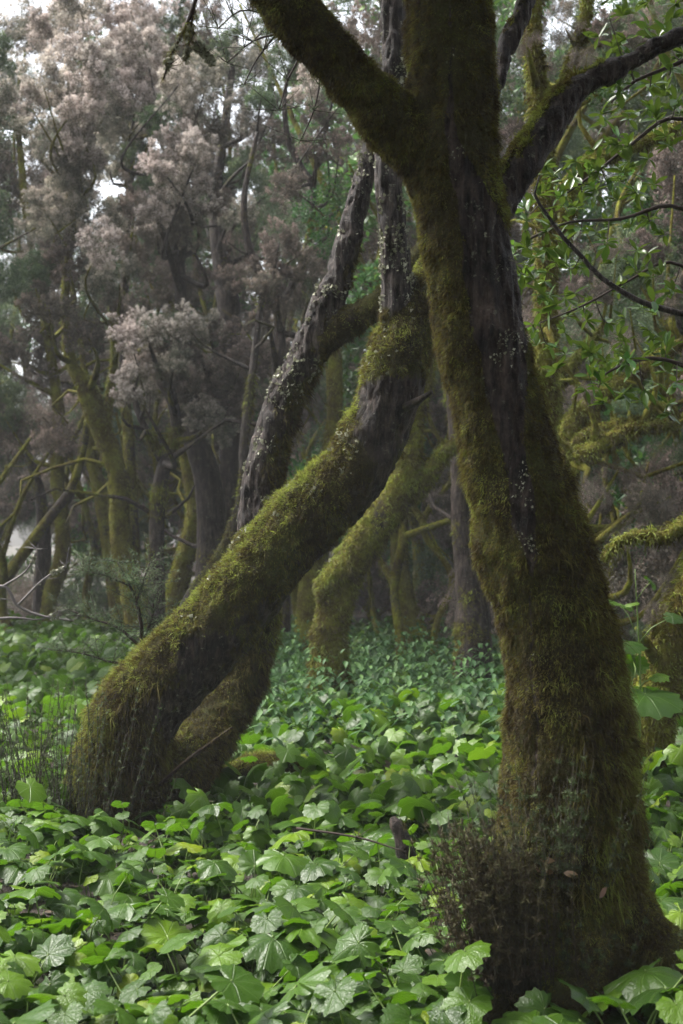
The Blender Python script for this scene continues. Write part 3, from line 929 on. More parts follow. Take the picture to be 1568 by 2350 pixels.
woodland_tree('heath_tree', 'tree with thin crooked dark stems and reddish crown behind the upper fork', CT, HG,
              [px_path([(650, 1450, 18), (645, 1200, 17), (640, 900, 15), (640, 700, 13), (605, 640, 11), (570, 560, 9), (560, 450, 7), (590, 300, 5)], 15.5),
               px_path([(640, 720, 10), (700, 580, 9), (720, 440, 8), (690, 380, 8), (660, 310, 7), (655, 200, 5), (690, 90, 4)], 15.5)],
              pc([(700, 190, 46, 'p'), (650, 140, 60, 'n'), (740, 250, 56, 'b'), (600, 210, 60, 'n'), (660, 420, 60, 'b'), (720, 330, 60, 'b'), (720, 470, 50, 'l'), (750, 540, 50, 'l'), (700, 600, 60, 'b'), (640, 560, 60, 'b'), (660, 690, 60, 'w'), (740, 640, 50, 'v'),
                  (620, 60, 55, 'n'), (790, 60, 60, 'b'), (780, 330, 50, 'b'), (770, 440, 46, 'l'), (600, 700, 60, 'b'), (820, 180, 46, 'p')], 15),
              0.25, 0.1, 0, seed=12)
# middle distance
def thin_(lst, d):
    return [(p, r * 0.86) for p, r in px_path(lst, d)]


woodland_tree('crooked_tree', 'crooked mossy tree standing between the two big ones, forked at waist of its lean', CT, None,
              [thin_([(752, 1640, 62), (755, 1560, 54), (757, 1455, 47), (772, 1375, 44), (800, 1302, 46), (850, 1220, 48), (898, 1150, 46), (930, 1095, 40), (943, 1000, 32), (962, 900, 28), (984, 800, 26), (1010, 650, 24), (1010, 400, 20), (960, 100, 15), (940, -200, 10)], 12.6),
               thin_([(900, 1150, 40), (950, 1118, 32), (985, 1085, 26), (1012, 1048, 20), (1062, 1008, 17), (1130, 930, 14), (1180, 800, 10)], 12.6),
               thin_([(800, 1296, 32), (765, 1318, 26), (745, 1345, 24), (742, 1380, 20)], 12.5)],
              pc([(950, -120, 90, 'b'), (1000, 150, 70, 'b')], 12.6), 0.75, 0.22, 26000, seed=20, k=16)
woodland_tree('background_tree', 'short mossy trunk half hidden behind the leaning stem', CT, None,
              [px_path([(702, 1500, 30), (708, 1400, 27), (715, 1310, 26), (728, 1240, 23), (750, 1100, 20), (770, 900, 17), (760, 700, 12)], 16.5)],
              pc([(760, 650, 50, 'b'), (740, 760, 50, 'b')], 16.5), 0.8, 0.12, 3000, seed=21)
woodland_tree('background_tree', 'dark broad trunk close behind the big mossy trunk, nettles at its foot', CT, None,
              [px_path([(1090, 1560, 48), (1086, 1440, 41), (1075, 1300, 32), (1062, 1190, 26), (1055, 1050, 22), (1040, 850, 18), (1030, 600, 14)], 13.5)],
              pc([(1020, 560, 50, 'b')], 13.5), 0.22, 0.16, 900, seed=22)
woodland_tree('background_tree', 'slim mossy trunk with a bent foot seen in the gap beside the big trunk', CT, None,
              [px_path([(965, 1470, 24), (935, 1390, 22), (920, 1310, 21), (916, 1230, 20), (925, 1100, 17), (950, 960, 14), (940, 780, 10)], 17)],
              pc([(930, 700, 60, 'b'), (960, 820, 50, 'n')], 17), 0.75, 0.15, 2000, seed=23)
woodland_tree('background_tree', 'pale green thin trunk far back in the gap between the big trees', CT, None,
              [px_path([(985, 1420, 14), (988, 1300, 13), (992, 1200, 12), (1000, 1050, 11), (985, 850, 9), (990, 600, 7)], 21),
               px_path([(992, 1235, 9), (1025, 1225, 8), (1050, 1190, 7), (1060, 1080, 5)], 21)],
              pc([(990, 560, 70, 'g'), (1030, 980, 50, 'n'), (940, 900, 50, 'b')], 21), 0.7, 0.08, 0, seed=24)
# right-hand side
woodland_tree('mossy_stump_tree', 'squat mossy trunk at the right edge behind the big trunk', CT, None,
              [px_path([(1475, 1830, 62), (1490, 1710, 54), (1503, 1600, 52), (1525, 1510, 50), (1560, 1420, 46), (1610, 1320, 40), (1660, 1180, 34), (1680, 900, 26), (1670, 500, 18), (1650, 100, 12)], 8.8),
               px_path([(1560, 1420, 30), (1600, 1250, 22), (1580, 1200, 18), (1530, 1235, 16), (1470, 1230, 14), (1420, 1245, 12), (1385, 1285, 8)], 8.9)],
              pc([(1500, 1400, 36, 'w'), (1545, 1330, 40, 'w'), (1460, 1440, 28, 'v'), (1560, 1540, 36, 'w'), (1700, 700, 90, 'b'), (1620, 250, 60, 'n'), (1540, 1630, 30, 'v')], 8.7, 0.2), 0.85, 0.18, 12000, seed=30, k=16)
woodland_tree('fallen_branching_tree', 'low tree of thick mossy boughs slanting to the right beyond the big trunk', CT, None,
              [px_path([(1290, 1400, 26), (1292, 1200, 26), (1296, 1100, 26), (1300, 1030, 28), (1325, 960, 24), (1370, 915, 21), (1430, 880, 18), (1500, 830, 15), (1600, 760, 10)], 12.2),
               px_path([(1300, 1050, 18), (1350, 1000, 18), (1400, 985, 16), (1460, 960, 15), (1540, 930, 12)], 12.0),
               px_path([(1320, 1060, 24), (1365, 1030, 22), (1410, 1005, 19), (1470, 980, 16), (1560, 975, 11)], 11.7),
               px_path([(1276, 1050, 13), (1272, 900, 12), (1268, 780, 11), (1262, 640, 9), (1250, 480, 7)], 12.4),
               px_path([(1280, 880, 13), (1320, 830, 12), (1350, 790, 9), (1400, 740, 7)], 12.3)],
              pc([(1420, 1080, 56, 'w'), (1490, 1060, 60, 'w'), (1340, 1110, 50, 'w'), (1380, 1180, 50, 'b'), (1470, 1160, 60, 'b'), (1540, 1140, 60, 'w'), (1500, 960, 60, 'v'), (1450, 930, 50, 'n'), (1560, 1010, 60, 'v'), (1600, 880, 66, 'b'), (1290, 560, 60, 'b'), (1360, 660, 60, 'b'), (1450, 760, 60, 'w'), (1540, 680, 60, 'b'), (1500, 560, 60, 'b'), (1420, 560, 50, 'w'), (1340, 900, 40, 'w'), (1590, 1230, 60, 'b'), (1440, 1230, 50, 'w')], 11.9),
              0.75, 0.14, 9000, seed=31, k=14, twiggy=16)
woodland_tree('hanging_moss_tree', 'tree with long curtains of hanging brown moss above the right limb', CT, None,
              [px_path([(1235, 1460, 30), (1240, 1200, 28), (1250, 900, 26), (1255, 600, 24), (1250, 350, 22), (1235, 200, 20), (1225, 60, 18), (1240, -100, 16), (1260, -400, 10)], 10.2),
               px_path([(1245, 330, 14), (1300, 180, 13), (1340, 60, 12), (1360, -60, 10)], 10.2),
               px_path([(1290, 560, 13), (1330, 400, 15), (1400, 355, 15), (1460, 330, 15), (1530, 305, 14), (1620, 260, 12)], 9.6)],
              pc([(1300, 60, 50, 'w'), (1260, 140, 46, 'w'), (1350, 120, 46, 'w'), (1330, -10, 50, 'w'), (1210, 90, 40, 'w'), (1400, 60, 50, 'b'), (1290, 260, 44, 'w'), (1380, 210, 40, 'l'), (1460, 80, 50, 'b'), (1180, 300, 40, 'b'), (1240, 420, 44, 'w')], 10.1, 0.5),
              0.8, 0.16, 14000, seed=32, k=14)

# thin crooked stems between the trunks
rng = np.random.default_rng(41)
for k, (u, d_, h_) in enumerate(((30, 19.5, 3.2), (200, 21.5, 3.6), (335, 20.5, 3.4), (455, 20.0, 3.0),
                               (690, 19.5, 3.5), (870, 19.0, 3.2), (900, 15.6, 2.8), (1010, 16.0, 3.0), (1040, 19.5, 3.4), (1340, 15.0, 3.0), (1400, 13.0, 2.8), (1450, 16.0, 3.2), (1520, 13.6, 3.0), (1550, 16.5, 3.4), (1310, 17.5, 3.0))):
    b = P(u, 1207, d_)
    x, y, g = b.x, b.y, float(gz(b.x, b.y))
    lean = rng.normal() * 0.30
    r0 = rng.uniform(0.035, 0.075)
    pts, limbs = [], []
    for j in range(7):
        f = j / 6
        pts.append((Vector((x + lean * h_ * f * f + rng.normal() * 0.11, y + rng.normal() * 0.12, g - 0.1 + h_ * f * 1.2)), r0 * (1 - 0.6 * f)))
    for j in range(2):
        q = pts[2 + j][0]
        e = q + Vector((rng.normal() * 0.9, rng.normal() * 0.4, rng.uniform(0.9, 1.8)))
        limbs.append([(q, r0 * 0.6), (q.lerp(e, 0.5) + Vector((rng.normal() * 0.22, 0, rng.normal() * 0.2)), r0 * 0.5), (e, r0 * 0.25)])
    where = 'left of the leaning tree' if u < 600 else 'in the gap between the big trees' if u < 1100 else 'right of the big trunk'
    woodland_tree('twisted_tree', ('thin crooked mossy tree stem in the wood ' if d_ > 17 else 'nearer thin twisted mossy tree stem ') + where, CT, 'thin crooked stems between the trunks', [pts] + limbs,
                  [(pts[-1][0] + Vector((0, 0, 0.2)), rng.uniform(0.4, 0.6), 'wvb'[k % 3]), (limbs[0][-1][0], rng.uniform(0.35, 0.5), 'bnw'[k % 3])], rng.uniform(0.6, 1.0), 0.30, 700, seed=400 + k, k=9, twiggy=3)

# the depth of the wood: thin heath trees packed behind each other
rng = np.random.default_rng(3)
FG = 'heath trees packed in the depth of the wood'
FL = 'thin heath tree packed among many others in the dim depth of the wood'


def far_tree(x, y, i, inside=True):
    h = rng.uniform(8.5, 12.5)
    lean = rng.normal(size=2) * 0.8
    pts = []
    n = 7
    r0 = rng.uniform(0.045, 0.095)
    g = float(gz(x, y))
    for k in range(n):
        f = k / (n - 1)
        pts.append((Vector((x + lean[0] * f + rng.normal() * 0.30, y + lean[1] * f + rng.normal() * 0.30, g - 0.1 + h * 0.9 * f)), r0 * (1 - 0.75 * f)))
    limbs = []
    for k in range(4):
        b = pts[1 + k % 3][0]
        e = b + Vector((rng.normal() * 1.0, rng.normal() * 1.0, rng.uniform(2.0, 4.0)))
        m_ = b.lerp(e, 0.5) + Vector(rng.normal(size=3)) * 0.3
        limbs.append([(b, r0 * 0.6), (m_, r0 * 0.45), (e, r0 * 0.15)])
    cl = []
    pal = 'bbbggnnlwv' if x < 0.4 * 1 else 'bbbnnlwwvvl'
    low = 1.6 if inside else 4.0
    for k in range(16):
        f = rng.uniform(0, 1)
        z = low + (h - low) * f
        a, rr = rng.uniform(0, 6.28), rng.uniform(0.3, 1.9) * (0.6 + 0.4 * f)
        c = Vector((x + lean[0] * z / h + rr * math.cos(a), y + lean[1] * z / h + rr * math.sin(a), z))
        cl.append((c, rng.uniform(0.55, 0.95), pal[int(rng.integers(len(pal)))]))
    for k in range(10 if inside else 0):
        a, rr = rng.uniform(0, 6.28), rng.uniform(0.3, 1.3)
        cl.append((Vector((x + rr * math.cos(a), y + rr * math.sin(a), g + rng.uniform(0.3, 4.4))), rng.uniform(0.45, 0.8), 'wvbnl'[int(rng.integers(5))]))
    fl = FL
    if y > 8:
        u = 784 + F * x / y
        fl = ('thin heath tree ' + ('in the dim farthest wood ' if y > 27 else 'in the dim wood ') + ('behind the pale flowering trees' if u < 480 else 'between leaning tree and big trunk' if u < 1100 else 'right of the big trunk'))
    woodland_tree('heath_tree', fl, CT, FG, [pts] + limbs, cl, rng.uniform(0.45, 0.95), 0.16, 0, seed=200 + i, k=8, branches=(y < 27 and y > 8))


i = 0
for yy, cnt, half in ((22.5, 7, 6.5), (25.5, 9, 8), (29, 10, 9.5), (33, 11, 11)):
    for k in range(cnt):
        x = -half + 2 * half * (k + 0.5) / cnt + rng.uniform(-.5, .5)
        far_tree(x, yy + rng.uniform(-1.1, 1.1), i)
        i += 1
for x, y in ((3.4, 13.5), (4.6, 16), (2.6, 17.5), (5.4, 20), (3.8, 19.5), (1.5, 19.0), (-6.5, 17), (-7.5, 21), (-5.4, 14.5), (6.2, 13.5), (0.2, 21.0), (2.4, 15.2), (3.9, 14.6), (5.0, 18.2), (2.0, 20.6), (1.0, 17.6)):
    far_tree(x, y, i)
    i += 1
# the wood goes on unseen behind and beside the camera, added to darken trunk fronts
FG = 'unseen heath trees added behind the viewpoint for shade'
FL = 'unseen heath tree added beside or behind the viewpoint for shade'
for x, y in ((-3.2, -2.6), (0.4, -3.6), (3.4, -2.2), (-5.5, -4.5), (-1.6, -6.2), (2.2, -6.0), (5.5, -5.0), (5.4, 1.0), (-5.6, 0.5), (6.6, 5.0)):
    far_tree(x, y, i)
    i += 1


# ------------------------------------------------------------------ crowns of the two big trees, above the picture
def crown(root, spots, mats, seed):
    rng = np.random.default_rng(seed)
    for (x, y, z, r) in spots:
        kd = mats[int(rng.integers(len(mats)))]
        obj('leaf_clump', CL[KIND[kd]][int(rng.integers(4))], root, Vector((x, y, z)) - root.location, (rng.uniform(-.3, .3), rng.uniform(-.3, .3), rng.uniform(0, 6.28)), r)


rng = np.random.default_rng(21)
sp = []
for k in range(58):
    a, q = rng.uniform(0, 6.28), 3.4 * rng.random() ** 0.5
    x, y = 0.5 + q * math.cos(a), 3.4 + 0.9 * q * math.sin(a)
    zmin = EYE + 0.40 * max(y, 0) + 1.0
    sp.append((x, y, max(zmin, rng.uniform(4.6, 7.2)), rng.uniform(0.6, 0.95)))
crown(BIG, sp, 'llbn', 5)  # unseen crown, spread over the camera to shade the trunk fronts and foreground
sp = []
for k in range(12):
    a, q = rng.uniform(0, 6.28), 2.2 * rng.random() ** 0.5
    x, y = 0.6 + q * math.cos(a), 8.3 + q * math.sin(a)
    zmin = EYE + 0.385 * y + 1.0
    sp.append((x, y, max(zmin, rng.uniform(5.6, 8.0)), rng.uniform(0.6, 0.9)))
crown(LEAN, sp, 'lbbn', 6)


# ------------------------------------------------------------------ the carpet of broad wet leaves
def leaf_geo(rng, Rr, h, reach, n=34, rings=(0.0, 0.38, 0.72, 1.0), stalk=True):
    th = np.linspace(-math.pi, math.pi, n, endpoint=False) + math.pi / n
    lob = rng.integers(4, 6)
    notch = np.exp(-((math.pi - np.abs(th)) / 0.26) ** 2)
    rr = (0.84 + 0.14 * np.cos(th)) * (1 - 0.80 * notch)
    rr = rr * (1 + 0.062 * np.cos(th * (2 * lob - 1)) + 0.055 * np.where(np.arange(n) % 2 == 0, 1, -1) + rng.normal(size=n) * 0.035)
    vs, uvs = [np.zeros((1, 3))], [np.array([[0.5, 0.5]])]
    cup, fold, bend = rng.uniform(0.05, 0.42), rng.uniform(-0.22, 0.32), rng.uniform(-0.35, 0.12)
    ph, wav = rng.uniform(0, 6.28), rng.uniform(0.03, 0.10)
    for q in rings[1:]:
        x, y = rr * q * np.cos(th), rr * q * np.sin(th)
        z = -cup * q ** 2 * rr ** 2 + fold * np.abs(y) * 0.6 + bend * np.clip(x, 0, 2) ** 2 * 0.6 + wav * q * np.cos(th * 4.5 * 2 + 0.0) * 0.6 + wav * q * q * np.cos(3 * th + ph) + rng.normal(size=n) * 0.012 * q
        z = z + 0.07 * (1 - q)
        vs.append(np.stack([x, y, z], 1))
        uvs.append(np.stack([0.5 + x * 0.45, 0.5 + y * 0.45], 1))
    V = np.vstack(vs) * Rr
    UV = np.vstack(uvs)
    T = []
    for k in range(n):
        if k == n - 1:
            pass
        a, b = 1 + k, 1 + (k + 1) % n
        T.append((0, a, b))
        for r in range(len(rings) - 2):
            o1, o2 = 1 + r * n, 1 + (r + 1) * n
            a, b, c, d = o1 + k, o1 + (k + 1) % n, o2 + k, o2 + (k + 1) % n
            T += [(a, c, d), (a, d, b)]
    T = np.array(T)
    tilt, roll = R(rng.normal(14, 24)), R(rng.normal(0, 20))
    cy_, sy_, cx_, sx_ = math.cos(tilt), math.sin(tilt), math.cos(roll), math.sin(roll)
    Ry = np.array([[cy_, 0, sy_], [0, 1, 0], [-sy_, 0, cy_]])
    Rx = np.array([[1, 0, 0], [0, cx_, -sx_], [0, sx_, cx_]])
    V = V @ (Ry @ Rx).T + np.array([reach, 0, h])
    nb = len(T)
    if stalk:
        S = resample([(Vector((0, 0, 0)), 0.0035), (Vector((reach * 0.45, rng.normal() * 0.01, h * 0.62)), 0.003), (Vector((reach, 0, h + 0.05 * Rr)), 0.002)], 0.09)
        sv, st = tube(S, 4)
        T = np.vstack([T, st + len(V)])
        UV = np.vstack([UV, np.full((len(sv), 2), 0.5)])
        V = np.vstack([V, sv])
    mi = np.zeros(len(T), int)
    mi[nb:] = 1
    return V, T, UV, mi


rngl = np.random.default_rng(77)
LEAVES = []
for k in range(30):
    Rr = [0.078, 0.064, 0.052, 0.04, 0.105][k % 5] * rngl.uniform(0.9, 1.12)
    h = rngl.uniform(0.06, 0.23) * (0.8 if k % 5 == 3 else 1)
    v, t, uv, mi = leaf_geo(rngl, Rr, h, rngl.uniform(0.03, 0.13) * (1.4 if h > 0.2 else 1))
    LEAVES.append(mesh_np('leaf', v, t, [M['leaf'], M['stalk']], mi, attrs={'tint': np.full(len(v), 0.5)}, uv=uv))


def clear(x, y, pad=0.0):
    return all((x - a) ** 2 + (y - b) ** 2 > (r + pad) ** 2 for a, b, r in TREES_FOOT)


PLG = 'broad-leaved plants carpeting the clearing'


LANDMARKS = ((P(262, 1890, 7.9), 'the foot of the leaning tree'), (P(610, 1742, 8.9), 'the moss-grown rotten log'), (P(925, 1960, 6.7), 'the small rotten stump'),
             (P(1120, 2200, 4.6), 'the dark heath shoots at the big trunk'), (P(1335, 2350, 4.75), 'the foot of the big mossy trunk'), (P(100, 1850, 7.2), 'the thin heath shoots at the left edge'),
             (P(120, 2250, 3.9), 'the bottom left corner'), (P(720, 2300, 3.8), 'the middle of the bottom edge'), (P(420, 2050, 5.4), 'the open carpet below the leaning tree'),
             (P(1500, 1700, 8.4), 'the squat mossy trunk at the right edge'))


def plant_label(x, y):
    L, nm = min(LANDMARKS, key=lambda l: (l[0].x - x) ** 2 + 0.6 * (l[0].y - y) ** 2)
    dx, dy = x - L.x, y - L.y
    if abs(dx) * 1.3 > abs(dy):
        rel = 'on the right of' if dx > 0 else 'on the left of'
    else:
        rel = 'beyond' if dy > 0 else 'on the near side of'
    return 'broad-leaved plant ' + rel + ' ' + nm


def broad_plant(x, y, nl, sc, label=None, group=PLG):
    p = empty('broad_leaved_plant', (x, y, float(gz(x, y)) - 0.005), label or plant_label(x, y), 'plant', group)
    a0 = rngl.uniform(0, 6.28)
    for k in range(nl):
        s = sc * rngl.uniform(0.8, 1.2)
        o = obj('leaf', LEAVES[int(rngl.integers(len(LEAVES)))], p, (rngl.normal() * 0.045, rngl.normal() * 0.045, 0), (rngl.normal() * 0.06, rngl.normal() * 0.06, a0 + k * 2.4 + rngl.normal() * 0.3), (s, s, s * rngl.uniform(0.75, 1.2)))
    return p


# nearest plants one by one, thinning away from the camera
spots = []
tries = 0
while len(spots) < 296 and tries < 60000:
    tries += 1
    y = 3.25 + 4.6 * rngl.random() ** 0.85
    x = rngl.uniform(-0.31, 0.31) * y * 0.96
    if not clear(x, y, 0.02):
        continue
    md = 0.185 if y < 5 else 0.20
    if any((x - a) ** 2 + (y - b) ** 2 < md * md for a, b in spots):
        continue
    spots.append((x, y))
for x, y in spots:
    broad_plant(x, y, int(rngl.integers(7, 12)), rngl.uniform(0.85, 1.12) * (1.28 if y < 4.7 else 1.12 if y < 5.6 else 1.0))
# one tall leaf stem right of the big trunk
p = P(1458, 1560, 8.25)
tp = empty('tall_leafy_stem', (p.x, p.y, 0), 'tall single stem with pale green lobed leaves right of the big trunk', 'plant')
S = resample([(Vector((0, 0, 0)), 0.008), (Vector((0.03, 0, 0.7)), 0.006), (Vector((0.0, 0, 1.42)), 0.003)], 0.1)
v, t = tube(S, 6)
obj('stem', mesh_np('stem', v, t, [M['stalk']], attrs={'tint': np.full(len(v), .3)}), tp)
for k in range(11):
    s = 2.1 - 0.10 * k
    h = 0.45 + 0.088 * k
    obj('leaf', LEAVES[(k * 3 + 1) % 30], tp, (0, 0, h - 0.10), (0.1, 0.1, k * 2.3 + 2.6), (s, s, s * 0.7))


def leaf_mass(name, spots_, seed, n=22, rings=(0, .6, 1.0), stalk=False, scale=(0.75, 1.3), mat='leafmass'):
    rng = np.random.default_rng(seed)
    base = []
    for k in range(18):
        Rr = [0.078, 0.062, 0.05, 0.042, 0.092, 0.068][k % 6] * rng.uniform(0.9, 1.12)
        base.append(leaf_geo(rng, Rr, rng.uniform(0.06, 0.27), rng.uniform(0.0, 0.12), n, rings, stalk))
    Vs, Ts, Us, Tt, Ms, off = [], [], [], [], [], 0
    for (x, y) in spots_:
        v, t, uv, mi = base[int(rng.integers(18))]
        a, s = rng.uniform(0, 6.28), rng.uniform(*scale)
        c_, s_ = math.cos(a), math.sin(a)
        q = v @ np.array([[c_, s_, 0], [-s_, c_, 0], [0, 0, 1]]) * s
        q = q + np.array([x, y, 0])
        Vs.append(q)
        Ts.append(t + off)
        Us.append(uv)
        Ms.append(mi)
        Tt.append(np.full(len(v), rng.random()))
        off += len(v)
    V = np.vstack(Vs)
    cz = np.array([[a, b] for a, b in spots_])
    z = np.repeat(gz(cz[:, 0], cz[:, 1]), [len(q) for q in Vs])
    V[:, 2] += z
    o = obj(name, mesh_np(name, V, np.vstack(Ts), [M[mat], M['stalk']], np.concatenate(Ms), attrs={'tint': np.concatenate(Tt)}, uv=np.vstack(Us)))
    o['kind'] = 'stuff'
    return o


sp = []
rngm = np.random.default_rng(5)
while len(sp) < 15000:
    y = 6.9 + 14.5 * rngm.random() ** 0.9
    x = rngm.uniform(-0.36, 0.36) * y
    if y < 7.9 and rngm.random() > (y - 6.9) / 1.0:
        continue
    nett = (10.6 < y < 17) and (-0.10 * y < x < 0.125 * y)
    if nett and rngm.random() < 0.6 * min(1, (y - 10.6) / 2.0):
        continue
    if clear(x, y):
        sp.append((x, y))
# carpet outside the picture's edges too
for k in range(2600):
    y = rngm.uniform(2.0, 9.5)
    x = rngm.choice([-1, 1]) * (0.295 * y + rngm.random() ** 1.3 * 2.2)
    if clear(x, y):
        sp.append((x, y))
leaf_mass('leaf_carpet', sp, 9)
# low young leaves under the near plants
sp = []
while len(sp) < 1500:
    y = 3.2 + 5.2 * rngm.random()
    x = rngm.uniform(-0.31, 0.31) * y
    if clear(x, y):
        sp.append((x, y))
leaf_mass('low_leaves', sp, 12, 14, (0, .55, 1.0), True, (0.35, 0.75))


# ------------------------------------------------------------------ nettles
def nettle_patch(spots_, seed):
    rng = np.random.default_rng(seed)
    Vs, Ts, Tt, off = [], [], [], 0
    lv = np.array([[0, 0, 0], [0.35, -0.26, .02], [0.35, 0.26, .02], [0.38, 0, -.04], [0.7, -.17, -.03], [0.7, .17, -.03], [1.05, 0, -0.16]])
    lt = np.array([[0, 1, 3], [0, 3, 2], [1, 4, 3], [3, 4, 6], [3, 6, 5], [3, 5, 2]])
    for (x, y) in spots_:
        H = rng.uniform(0.38, 0.68)
        tl = rng.normal(size=2) * 0.08
        n = int(rng.integers(6, 9))
        tn = rng.random()
        for k in range(n):
            f = (k + 1.0) / n
            for sgn in (0, math.pi):
                a = sgn + (k % 2) * 1.57 + rng.normal() * 0.25
                L = rng.uniform(0.075, 0.12) * (1.25 - 0.7 * f ** 3)
                ti = R(rng.normal(25, 12))
                q = lv * L
                q = q @ np.array([[math.cos(ti), 0, -math.sin(ti)], [0, 1, 0], [math.sin(ti), 0, math.cos(ti)]])
                q = q @ np.array([[math.cos(a), math.sin(a), 0], [-math.sin(a), math.cos(a), 0], [0, 0, 1]])
                q = q + np.array([x + tl[0] * f, y + tl[1] * f, float(H * f)])
                Vs.append(q)
                Ts.append(lt + off)
                Tt.append(np.full(7, np.clip(0.6 * tn + 0.4 * f + rng.normal() * 0.12, 0, 1)))
                off += 7
    o = obj('nettles', mesh_np('nettles', np.vstack(Vs), np.vstack(Ts), [M['nettle']], attrs={'tint': np.concatenate(Tt)}))
    o['kind'] = 'stuff'


sp = []
while len(sp) < 700:
    y = rngm.uniform(9.2, 18)
    x = rngm.uniform(-0.11 * y, 0.14 * y)
    if clear(x, y) and rngm.random() < (y - 8.8) / 3.0:
        sp.append((x, y))
while len(sp) < 760:
    y = rngm.uniform(9.2, 15)
    x = rngm.uniform(0.185 * y, 0.27 * y)
    sp.append((x, y))
nettle_patch(sp, 4)


# ------------------------------------------------------------------ heath shoots, sapling
def shoot_bush(name, loc, label, n, spread, hmin, hmax, mat, seed, lean=(0, 0), needle=0.011, needles=70, stem_r=0.0016, keep=None):
    rng = np.random.default_rng(seed)
    root = empty(name, loc, label, 'shrub')
    sv, nv, ntt = [], [], []
    for k in range(n):
        bx, by = rng.normal() * spread[0], rng.normal() * spread[1]
        H = rng.uniform(hmin, hmax)
        tip = Vector((bx * 1.25 + rng.normal() * 0.16 * H + lean[0] * H, by * 1.2 + rng.normal() * 0.05 + lean[1] * H, H))
        S = resample([(Vector((bx, by, -0.03)), stem_r), (Vector((bx, by, 0)).lerp(tip, 0.5) + Vector((rng.normal() * .02, rng.normal() * .02, 0)), stem_r * 0.8), (tip, stem_r * 0.4)], 0.05)
        sv.append(tube(S, 4))
        m = int(needles * H / hmax)
        f = rng.uniform(0.12, 1.0, m)
        idx = (f * (len(S) - 1)).astype(int)
        p0 = S[idx, :3] + rng.normal(size=(m, 3)) * 0.003
        d = rng.normal(size=(m, 3)) + np.array([0, 0, 0.6])
        d /= np.linalg.norm(d, axis=1)[:, None]
        s = np.cross(d, rng.normal(size=(m, 3)))
        s /= np.linalg.norm(s, axis=1)[:, None]
        L = needle * rng.uniform(0.6, 1.4, m)[:, None]
        nv.append(np.stack([p0 - s * L * .13, p0 + s * L * .13, p0 + d * L], 1).reshape(-1, 3))
        ntt.append(np.repeat(np.clip(0.2 + 0.6 * f + rng.normal(size=m) * 0.15, 0, 1), 3))
    v, t = join(sv)
    o = obj('stems', mesh_np('stems', v, t, [M['shoot']], attrs={'tint': np.full(len(v), .4)}), root)
    o['kind'] = 'stuff'
    V = np.vstack(nv)
    o = obj('needles', mesh_np('needles', V, np.arange(len(V)).reshape(-1, 3), [M[mat]], smooth=False, attrs={'tint': np.concatenate(ntt)}), root)
    o['kind'] = 'stuff'
    return root


b = P(1158, 2240, 4.62)
shoot_bush('heath_shoots', (b.x, b.y, b.z), 'dark brush of upright heath shoots on the left of the big trunk foot', 240, (0.06, 0.05), 0.22, 0.54, 'shootbrown', 1, (-0.20, 0), 0.018, 190, 0.0015)
b = P(1250, 2010, 4.62)
shoot_bush('heath_shoots', (b.x, b.y, b.z), 'greener feathery heath shoots growing up the front of the big trunk foot', 44, (0.10, 0.03), 0.16, 0.44, 'shootgreen', 2, (0.0, 0.06), 0.014, 170, 0.001)
b = P(1330, 2230, 4.62)
shoot_bush('heath_shoots', (b.x, b.y, b.z), 'low dark shoots along the shaded bottom of the big trunk', 34, (0.13, 0.03), 0.08, 0.24, 'shootgreen', 3, (0.0, 0.06), 0.014, 120, 0.001)
b = P(120, 1840, 7.6)
shoot_bush('heath_shoots', (b.x, b.y, 0.02), 'thicket of thin upright heath shoots left of the leaning tree foot', 130, (0.19, 0.12), 0.3, 0.85, 'shootgreen', 4, (-0.05, 0), 0.02, 120, 0.0026)


def branching(name, pts_list, loc, label, cat, mat, sprays, seed, spray_mat=None, spray_n=60, spray_len=0.14, needle=0.016, lich=0, tintv=0.3):
    """a small bare-stemmed shrub: stems as parts, each ending in a spray of needles"""
    rng = np.random.default_rng(seed)
    root = empty(name, loc, label, cat)
    for pts in pts_list:
        S = resample(pts, 0.04)
        v, t = tube(S, 6, 0.2, 40)
        o = obj('stem', mesh_np('stem', at_root(root, v), t, [M[mat]], attrs={'tint': np.full(len(v), tintv)}), root)
        if lich:
            lichen_coat(o, root, v, t, np.ones(len(v)), lich, 0.012)
        tips = [S[int(f * (len(S) - 1))] for f in sprays]
        for q in tips:
            sv, nv, tt = [], [], []
            for j in range(5):
                d = Vector((rng.normal(), rng.normal(), rng.uniform(-0.1, 1.0))).normalized()
                e = Vector(q[:3]) + d * spray_len * rng.uniform(0.6, 1.3)
                Sj = resample([(Vector(q[:3]), 0.0022), (e, 0.001)], 0.03)
                sv.append(tube(Sj, 4))
                if spray_mat:
                    m = spray_n
                    f = rng.uniform(0.1, 1, m)
                    p0 = Sj[(f * (len(Sj) - 1)).astype(int), :3] + rng.normal(size=(m, 3)) * 0.010
                    dd = rng.normal(size=(m, 3)) + np.array(d) * 0.8
                    dd /= np.linalg.norm(dd, axis=1)[:, None]
                    s = np.cross(dd, rng.normal(size=(m, 3)))
                    s /= np.linalg.norm(s, axis=1)[:, None]
                    L = needle * rng.uniform(0.6, 1.3, m)[:, None]
                    nv.append(np.stack([p0 - s * L * .12, p0 + s * L * .12, p0 + dd * L], 1).reshape(-1, 3))
                    tt.append(np.repeat(np.clip(rng.normal(.5, .25, m), 0, 1), 3))
            v, t = join(sv)
            o2 = obj('twigs', mesh_np('twigs', at_root(root, v), t, [M[mat]], attrs={'tint': np.full(len(v), tintv)}), o)
            if spray_mat:
                V = np.vstack(nv)
                obj('needles', mesh_np('needles', at_root(root, V), np.arange(len(V)).reshape(-1, 3), [M[spray_mat]], smooth=False, attrs={'tint': np.concatenate(tt)}), o)['kind'] = 'stuff'
    return root


